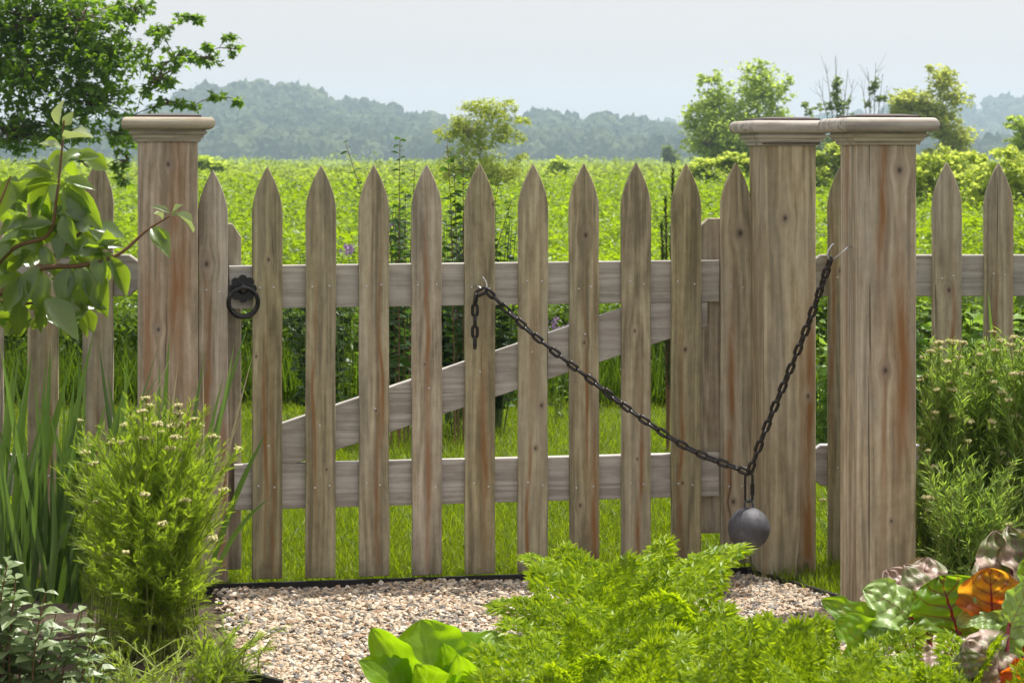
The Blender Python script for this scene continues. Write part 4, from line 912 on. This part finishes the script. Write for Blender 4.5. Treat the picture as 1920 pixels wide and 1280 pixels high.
# ------------------------------------------------------------------ vegetable bed
t=NT('bed_soil'); q=t.n('ShaderNodeTexCoord').outputs['Object']; nz=t.noise(q,30,6,.7); t.bsdf(t.ramp(nz,[(.3,(.03,.02,.013)),(.7,(.11,.075,.05))]),.95,t.bump(nz,.8,.02))
nx,ny=50,20; xs=np.linspace(-.55,1.9,nx); ys=np.linspace(3.7,5.15,ny); X,Y_g=np.meshgrid(xs,ys,indexing='ij')
e=np.minimum(np.minimum((X+.55)/.12,(1.9-X)/.12),np.minimum((Y_g-3.7)/.12,(5.15-Y_g)/.12)).clip(0,1); Z=.13*e**.7+.012*noise2(X,Y_g,14,2)*e+.010
i,j=np.meshgrid(np.arange(nx-1),np.arange(ny-1),indexing='ij'); mb=MB(); mb.add(np.stack([X,Y_g,Z],-1).reshape(-1,3),np.stack([i*ny+j,(i+1)*ny+j,(i+1)*ny+j+1,i*ny+j+1],-1).reshape(-1,4))
tag(mb.build('soil_bed',t.m,smooth=True),kind='structure')

M['carrot'] = leaf_mat('carrot_leaves', (.08,.18,.003), (.36,.46,.016), .5, (.52,.68,.008), rough=.42)
def carrot_frond(seed, npin=7, droop=.28):
    r=np.random.default_rng(seed); L=[];D=[];Sz=[]
    mbx=MB()
    def pinna(p,a,ln,lev):
        """leaflets along a side branch in the leaf plane"""
        n_=max(2,int(round(ln/.080)))
        for i in range(n_):
            k=(i+.6)/n_; q_=p+np.array([math.sin(a),math.cos(a)])*ln*k
            if lev: 
                for s_ in (-1,1): pinna(q_, a+s_*math.radians(48+r.normal(0,6)), ln*.36*(1.15-k)**.6, lev-1)
            else:
                for s_ in (-1,1): L.append(q_); D.append(a+s_*math.radians(34)); Sz.append(.098*r.uniform(.7,1.2))
        L.append(p+np.array([math.sin(a),math.cos(a)])*ln*.92); D.append(a); Sz.append(.12)
    for i in range(npin):
        t_=.22+.74*(i/(npin-1)); ln=.44*(1.05-t_)**.7*(1 if i else .75)
        for s_ in (-1,1): pinna(np.array([0,t_]), s_*math.radians(58-18*t_+r.normal(0,4)), ln, 1)
    pinna(np.array([0,.93]),0,.10,0)
    L=np.array(L);D=np.array(D);Sz=np.array(Sz); m=len(L); zz=r.normal(0,.006,m)
    loc=np.stack([L[:,0],L[:,1],zz],1); d=np.stack([np.sin(D),np.cos(D),r.normal(0,.25,m)],1); X_,Y_,Z_=frames(d,nrm(np.stack([r.normal(0,.3,m),r.normal(0,.3,m),np.ones(m)],1)))
    mbx.inst(DIAMOND,loc,X_,Y_,Z_,np.stack([Sz*.30,Sz,Sz],1))
    # rachis and side ribs
    tube(mbx,[(0,0,-.004),(0,.5,-.004),(0,.95,-.004)],[.010,.007,.003],3,False)
    for i in range(npin):
        t_=.22+.74*(i/(npin-1)); ln=.33*(1.05-t_)**.75
        for s_ in (-1,1):
            a=s_*math.radians(58-18*t_); tube(mbx,[(0,t_,-.003),(math.sin(a)*ln,t_+math.cos(a)*ln,-.003)],[.004,.002],3,False)
    V=np.concatenate(mbx.v); V[:,2]+= .06*np.sin(V[:,0]*6)*0 - droop*np.maximum(V[:,1],0)**2 - .28*V[:,0]**2
    Fq=[f for f in mbx.f]; tri=[]
    for f in Fq: tri += [f] if f.shape[1]==3 else [f[:,:3], f[:,[0,2,3]]]
    return V, np.concatenate(tri), np.zeros((len(V),2),np.float32)
CF=[carrot_frond(s,7,d_) for s,d_ in ((1,.15),(2,.28),(3,.05),(4,.38))]
def carrot(px,Y,top,wpx,n,label,seed,size=.20):
    r=np.random.default_rng(seed); x0=PX(px,Y); zb=.12; t=thing('carrot_plant',label,'carrot',(x0,Y,zb),0,'carrot plants in the vegetable bed'); A=MB();B=MB(); W=wpx/F*Y/2; ht=PZ(top,Y)-zb; n=max(6,int(n*.60))
    for k in range(n):
        a=k*2.4+r.uniform(-.4,.4); rad=math.sqrt((k+.4)/n); out=np.array([math.cos(a),math.sin(a),0]); s=size*r.uniform(.8,1.15)
        tipz=ht*(1-.35*rad**2)*r.uniform(.86,1.02); el=math.radians(72-42*rad+r.normal(0,7)); d=nrm(out*math.cos(el)+np.array([0,0,math.sin(el)]))
        q_=out*W*rad*.62; q_[2]=max(.03,tipz-s*.82*math.sin(el)); 
        tube(A,spline([(out*.012)+[0,0,-.02],q_*.45+[0,0,q_[2]*.25],q_],5),.0022,4,False)
        upv=nrm(np.array([-out[0]*.35,-out[1]*.35-.62,.5])+r.normal(0,.28,3)); X_,Y_,Z_=frames(d[None],upv[None]); B.inst(CF[r.integers(4)],[q_],X_,Y_,Z_,np.array([s]))
    A.build('stems',M['green_stem'],t); B.build('fronds',M['carrot'],t)
for k,(px,Y,top,wp,n,lb,sz) in enumerate([
 (1100,4.85,1020,80,9,'leftmost tall carrot plant, its feathery tops reaching the gate pickets',.17),
 (1160,4.9,1035,120,11,'tall carrot plant below the eighth gate picket',.21),
 (1205,4.85,1012,80,10,'tallest carrot plant, standing left of the hanging ball',.21),
 (1120,4.6,1115,90,8,'carrot plant with drooping fronds just right of the lettuce',.17),
 (1110,4.55,1135,160,12,'carrot plant in the second row under the tall carrots',.20),
 (1220,4.6,1135,160,12,'carrot plant in the second row below the tallest carrot',.20),
 (1335,4.85,1135,90,7,'carrot plant below the hanging ball with one frond up against the gravel',.15),
 (1330,4.5,1180,150,11,'carrot plant in the thick row below the gravel corner',.19),
 (1470,4.7,1172,120,9,'carrot plant in front of the black edging corner',.15),
 (1560,4.6,1200,150,11,'carrot plant left of the pale beet leaf',.19),
 (1440,4.4,1190,160,12,'carrot plant at the bottom middle right of the picture',.19),
 (1640,4.4,1222,160,12,'carrot plant in front of the beet leaves',.18),
 (1750,4.4,1222,160,11,'carrot plant overlapping the foot of the orange beet leaf',.18),
 (1880,4.35,1195,150,11,'carrot plant at the right edge in front of the beets',.18),
 (1560,4.2,1225,170,12,'lowest carrot plant along the bottom edge right of centre',.18),
 (1175,4.25,1215,150,12,'lowest carrot plant along the bottom edge near centre',.18),
 (1070,4.4,1195,70,7,'small carrot plant pushing fronds over the lettuce',.16),
 (1300,4.2,1230,170,12,'carrot plant on the bottom edge below the hanging ball',.18)]): carrot(px,Y,top,wp,n,lb,100+k,sz)

# big hand-placed leaves: base, tip, width, facing, bend
def big_leaf(mbL, mbP, b, e, wd, face, bend=.2, ruffle=.12, cup=.2, seed=0, shape=(.6,.55), nu=14, nv=22, freq=9, crinkle=0, stalk=.004, curlside=0):
    r=np.random.default_rng(seed); b=np.array(b,float); e=np.array(e,float); L=np.linalg.norm(e-b); d=(e-b)/L; face=np.array(face,float); s=nrm(np.cross(d,face)); n_=np.cross(s,d)
    V=[];U=[]; ph=r.uniform(0,6,6)
    for i in range(nv+1):
        k=i/nv; pk=shape[0]; pr=(math.sin(min(1,k/pk)*PI/2))**1.1 if k<pk else math.cos((k-pk)/(1-pk)*PI/2)**shape[1]
        hw=wd/2*max(.03,pr)
        for j in range(nu+1):
            u=-1+2*j/nu; rf=ruffle*wd*abs(u)**2.2*(math.sin(k*freq*2+ph[0]+(1.7 if u>0 else 0))+.5*math.sin(k*freq*4.3+ph[1]))*.5*pr
            cr=crinkle*wd*(math.sin(u*9+k*14+ph[2])*math.sin(k*17-u*5+ph[3]))*.5
            edge=1+.06*math.sin(k*freq*3+ph[4]+u)
            p=b+d*L*k + s*hw*u*edge*(1-.12*curlside*u) + n_*(-bend*L*(k**2) + bend*L*.35*k + cup*hw*u*u*2 + rf + cr - curlside*hw*max(0,u)**2)
            V.append(p); U.append((u,k))
    i,j=np.meshgrid(np.arange(nv),np.arange(nu),indexing='ij'); a=i*(nu+1)+j
    mbL.add(V,np.stack([a,a+1,a+nu+2,a+nu+1],-1).reshape(-1,4),U)
M['lettuce'] = leaf_mat('lettuce_leaves', (.13,.26,.006), (.20,.36,.010), .5, (.36,.60,.006), rough=.38, vein=((.20,.35,.03),(.42,.64,.03)), veinw=.06, side=7, bumpy=30)
YL_=4.55; lx=PX(838,YL_); lt=thing('lettuce','upright romaine lettuce head with broad bright leaves at the bottom centre','lettuce',(lx,YL_,.12)); o0=np.array([lx,YL_,.12])
for k,(bx,by,tx,ty,dy,wp,fx,fy,bend,cup) in enumerate([
  (815,1330,775,1160,.05,165,.1,-1,.10,.25),(800,1330,683,1175,.0,92,-.3,-1,-.05,.35),(790,1350,678,1232,-.08,110,.2,-.35,.30,.2),(840,1340,915,1172,.12,120,-.2,-1,.25,.3),
  (850,1350,905,1228,-.05,150,0,-.8,.25,.25),(830,1340,815,1205,-.02,80,.3,-1,.05,.5),(830,1360,770,1250,-.12,140,0,-.9,.1,.3),(850,1370,850,1240,-.14,120,.2,-1,.2,.4),(860,1350,960,1250,-.02,100,.2,-.7,.3,.2),(840,1330,850,1180,.14,120,0,-1,.1,.3)]):
    m_=MB(); big_leaf(m_,None,np.array(P(bx+14,by,YL_))-o0,np.array(P(tx+14,ty,YL_+dy))-o0,wp/F*YL_*.88,(fx,fy,.35),bend*.7,.16,cup,k,(.58,.62),crinkle=.045); m_.build('leaf',M['lettuce'],lt,True)
M['beet_fresh'] = leaf_mat('beet_fresh_green_leaf', (.11,.24,.012), (.22,.36,.02), .55, (.38,.60,.015), rough=.42, vein=((.30,.30,.06),(.5,.5,.05)), veinw=.045, side=5, bumpy=20)
v_red=((.16,.015,.02),(.35,.02,.02))
M['beet_sheen'] = leaf_mat('beet_painted_sheen', (.26,.18,.14), (.40,.30,.24), .2, (.34,.16,.06), rough=.45, spec=.5, vein=((.14,.05,.06),(.3,.05,.04)), veinw=.05, side=6, bumpy=24, blotch=((.13,.15,.05),14,(.25,.3,.04)))  # pale sky sheen on red-green leaves, painted into the base colour
M['beet_orange'] = leaf_mat('beet_backlit_leaf', (.20,.04,.01), (.28,.07,.012), .75, (.85,.20,.01), rough=.4, vein=v_red, veinw=.05, side=6, blotch=((.22,.12,.02),7,(.80,.38,.02)))
M['beet_green'] = leaf_mat('beet_green_leaf', (.11,.23,.012), (.20,.34,.02), .55, (.38,.60,.015), rough=.42, vein=v_red, veinw=.045, side=5, bumpy=20, blotch=((.20,.18,.02),5,(.5,.45,.03)))
M['beet_light'] = leaf_mat('beet_pale_green_leaf', (.18,.30,.07), (.30,.43,.13), .4, (.36,.54,.06), rough=.4, spec=.5, vein=((.14,.12,.05),(.3,.2,.05)), veinw=.03, side=5, bumpy=20)
M['beet_stalk'] = simple('red_beet_stalk', (.25,.02,.035), .35, var=.2)
def beet(label, px, Y, leaves, seed):
    x0=PX(px,Y); t=thing('beet_plant',label,'beet',(x0,Y,.12),0,'beet plants'); o0=np.array([x0,Y,.12]); A=MB()
    for k,(mat,bx,by,tx,ty,dy0,dy1,wp,fx,fy,fz,bend,cup,cs_) in enumerate(leaves):
        m_=MB(); b=np.array(P(bx,by,Y+dy0))-o0; e=np.array(P(tx,ty,Y+dy1))-o0
        big_leaf(m_,None,b,e,1.12*wp/F*Y,(fx,fy,fz),bend,.26,cup,seed+k,(.5,.6),crinkle=.085,freq=7,curlside=cs_,nu=18,nv=26)
        m_.build('leaf',M[mat],t,True); tube(A,spline([(0,0,-.01),b*.5+[0,0,.03],b,b+(e-b)*.12],5),np.linspace(.005,.0035,16),6)
    A.build('stalks',M['beet_stalk'],t,True)
beet('beet plant with bronze, green and glowing orange leaves by the foot of the rightmost post',1740,4.75,[
  ('beet_sheen',1700,1180,1650,1085,.10,.10,120,.2,-.5,.8,.35,-.1,0),
  ('beet_sheen',1800,1150,1712,1048,.12,.12,95,.3,-.6,.9,.3,-.15,0),
  ('beet_light',1712,1165,1640,1100,-.02,-.05,100,.5,-.9,.4,.45,.15,.4),
  ('beet_green',1798,1195,1765,1078,-.02,.0,155,.1,-1,.25,.1,.18,0),
  ('beet_orange',1862,1180,1856,1064,-.07,-.05,118,-.1,-1,.2,.1,.2,0),
  ('beet_fresh',1680,1215,1545,1118,-.04,-.02,60,.1,-.8,.6,.15,.25,0),
  ('beet_light',1700,1180,1625,1170,.0,-.08,70,-.3,-.8,.6,.3,.1,.3),
  ('beet_sheen',1780,1230,1700,1240,-.1,-.12,60,0,-.7,.8,.3,.0,.2),
  ('beet_sheen',1740,1170,1672,1062,.14,.16,130,.3,-.8,.6,.3,-.1,0),
  ('beet_sheen',1720,1150,1735,1042,.16,.18,110,-.2,-.7,.8,.4,-.1,0),
  ('beet_green',1745,1200,1700,1110,.05,.06,110,.3,-.9,.4,.2,.1,.2),
  ('beet_fresh',1850,1200,1800,1090,.07,.08,120,-.2,-.9,.4,.2,.1,.2),
  ('beet_light',1850,1240,1905,1148,-.08,-.12,90,-.1,-.7,.8,.3,.0,.1),
  ('beet_fresh',1640,1235,1580,1160,-.06,-.1,80,0,-.8,.6,.2,.1,0),
  ('beet_fresh',1688,1190,1608,1140,.12,.1,60,0,-.8,.5,.2,.1,0)],200)
beet('beet plant with big leaves painted with a pale pinkish sky sheen at the right picture edge',1930,4.75,[
  ('beet_sheen',1925,1150,1870,992,.06,.10,135,.1,-.9,.5,.15,.1,0),
  ('beet_sheen',1935,1110,1900,985,.08,.10,100,.4,-.9,.3,.2,.2,.3),
  ('beet_sheen',1985,1140,1960,1010,.06,.1,120,-.2,-.9,.4,.2,.1,0),
  ('beet_green',1960,1130,1930,1040,.0,.0,80,0,-1,.3,.1,.2,0),
  ('beet_light',1900,1160,1800,1155,-.06,-.10,70,.1,-.6,.9,.25,.1,0),
  ('beet_orange',1930,1230,1905,1160,-.05,-.05,90,0,-1,.2,.1,.2,0),
  ('beet_sheen',1900,1120,1845,1040,.12,.14,90,.3,-.8,.6,.3,.0,.2),
  ('beet_sheen',1935,1200,1890,1080,.02,.04,110,.1,-.9,.5,.2,.0,.2),
  ('beet_sheen',1900,1180,1930,1090,-.03,-.04,90,-.2,-.9,.4,.2,.0,.2)],220)
beet('low beet plant with folded bronze leaf in the bottom right corner',1880,4.4,[
  ('beet_sheen',1900,1290,1828,1200,.0,-.03,130,.1,-.8,.6,.3,-.1,0),
  ('beet_sheen',1840,1310,1805,1225,-.05,-.05,90,-.1,-1,.3,.3,.1,0),
  ('beet_orange',1930,1310,1905,1235,-.02,-.02,90,0,-1,.2,.1,.2,0),
  ('beet_light',1890,1180,1935,1090,.05,.05,60,.1,-.9,.5,.2,.1,0)],240)

# ------------------------------------------------------------------ apple branch, upper left
M['apple'] = leaf_mat('apple_leaves', (.05,.10,.03), (.13,.20,.06), .45, (.34,.50,.02), rough=.25, spec=.9, vein=((.12,.19,.06),(.38,.52,.04)), veinw=.03)
M['apple_young'] = leaf_mat('young_apple_leaves', (.22,.30,.14), (.36,.42,.24), .3, (.38,.46,.14), rough=.45, spec=.6, vein=((.3,.38,.2),(.45,.5,.2)), veinw=.04)
YA=4.7; ax0=PX(-330,YA); at_=thing('apple_tree','glossy leaved apple branch reaching in from the left edge','tree',(ax0,YA,0)); o0=np.array([ax0,YA,0]); A=MB(); r=np.random.default_rng(301)
def PA(px,py,dy=0): return np.array(P(px,py,YA+dy))-o0
tube(A,spline([(0,0,0),(.02,.02,.5),(.0,0,1.0),(.03,0,1.6)],6),np.linspace(.035,.02,19),10)
paths=[[PA(-330,640),PA(-150,600),PA(-20,560),PA(70,505),PA(150,498),PA(220,478),PA(275,432),PA(318,405)],[PA(-60,570),PA(20,470),PA(90,440),PA(106,370),PA(116,280),PA(120,225)],[PA(-200,610,-.05),PA(-60,480,-.06),PA(-10,400,-.06),PA(20,330,-.06)],[PA(70,505),PA(100,480,.04),PA(160,430,.05),PA(190,420,.05)],[PA(-20,560,.03),PA(40,570,.04),PA(90,560,.03)]]
for k,p in enumerate(paths): q_=spline(p,6); tube(A,q_,np.linspace(.009 if k==0 else .005,.0016,len(q_)),7)
A.build('branch',M['brown_stem'],at_,True)
APL=[leaf_tpl(.66,8,.26,c_,.42,wave=w_) for c_,w_ in ((.25,.015),(.5,.02),(.1,.02))]
B=MB(); Yg=MB()
def aleaf(bx,by,tx,ty,wr_=1,face=(0,-1,.5),young=False,dy=0):
    b=PA(bx,by,dy+r.normal(0,.012)); e=PA(tx,ty,dy+r.normal(0,.03)); L=np.linalg.norm(e-b)*.82; X_,Y_,Z_=frames((e-b)[None],nrm(np.array([face])+r.normal(0,.18,3)))
    (Yg if young else B).inst(APL[r.integers(3)],[b],X_,Y_,Z_,np.array([[L*wr_,L,L]]))
for q_ in [(112,235,97,193,.8,(-.3,-1,.3),1),(120,235,140,205,.9,(.4,-1,.4),1),(118,262,185,245,.45,(0,-.5,1),1),(116,280,62,262,.6,(0,-.6,1),1),(118,300,172,268,.7,(.2,-.8,.8),0),(112,270,60,262,.7,(0,-.7,.7),0),
  (100,335,-10,318,.55,(0,-.6,1),0),(100,325,30,300,.5,(0,-.4,1),0),(110,345,-20,350,.4,(0,-.6,1),0),(125,345,205,450,.75,(-.2,-1,.4),0),(118,350,170,460,.8,(.3,-1,.2),0),(95,345,40,430,.8,(-.3,-1,.4),0),(90,360,70,450,.8,(.2,-1,.3),0),
  (110,400,175,405,.8,(0,-.8,.8),0),(105,400,60,480,.9,(.3,-1,.3),0),(100,420,15,425,.7,(0,-.8,.9),0),(120,400,140,480,.8,(-.4,-1,.2),0),(60,440,-20,455,.9,(0,-.6,1),0),(30,330,-10,420,.8,(.2,-1,.4),0),(20,340,60,390,.8,(0,-1,.6),0),
  (200,462,165,420,.8,(.4,-1,.5),0),(205,470,130,440,.6,(0,-.6,1),0),(200,430,205,490,.8,(.5,-1,.3),0),(150,500,150,590,.95,(.1,-1,.1),0),(165,500,205,600,.8,(.4,-1,.1),0),(205,480,262,575,.6,(.3,-1,.1),0),(190,470,190,550,.9,(-.2,-1,.3),0),
  (130,500,110,590,.9,(-.2,-1,.2),0),(75,500,30,590,.9,(-.2,-1,.2),0),(60,500,85,600,.9,(.2,-1,.1),0),(40,520,0,600,.8,(0,-1,.3),0),(35,560,40,650,.8,(.2,-1,.2),0),(90,560,68,640,.7,(-.5,-1,.1),0),(85,560,160,640,.8,(.3,-1,.2),0),(-10,540,-30,620,.9,(0,-1,.3),0),
  (150,470,90,480,.9,(0,-.8,.8),0),(170,480,230,440,.6,(.1,-.7,.9),0),(60,470,20,500,.9,(.1,-1,.5),0),(30,450,-30,510,.8,(0,-1,.5),0),(140,480,215,520,.75,(.1,-.8,.8),0),(50,400,-5,380,.7,(0,-.5,1),0),
  (285,425,325,492,.75,(.4,-1,.2),0),(295,428,322,470,.5,(-.5,-.6,.2),0),(330,400,378,440,.45,(.3,-1,.6),1),(318,400,282,376,.5,(-.2,-1,.7),1),(325,402,343,378,.5,(.3,-1,.5),1),(320,405,345,402,.5,(0,-.8,.8),1),(305,412,290,385,.3,(0,-1,.8),1)]:
    aleaf(q_[0],q_[1],q_[2],q_[3],q_[4],q_[5],bool(q_[6]))
for k in range(170):
    bx=r.uniform(-160,190); by=r.uniform(300,610)-.10*bx; a=r.uniform(-.3,PI+.3) if r.uniform()<.75 else r.uniform(-.5,3.6); L=r.uniform(55,82)
    aleaf(bx,by,bx+math.cos(a)*L,by+math.sin(a)*L*.8,r.uniform(.7,1),(r.normal(0,.4),-1,r.uniform(.1,.9)),False,r.uniform(.0,.16))
B.build('leaves',M['apple'],at_,True); Yg.build('young_leaves',M['apple_young'],at_,True)
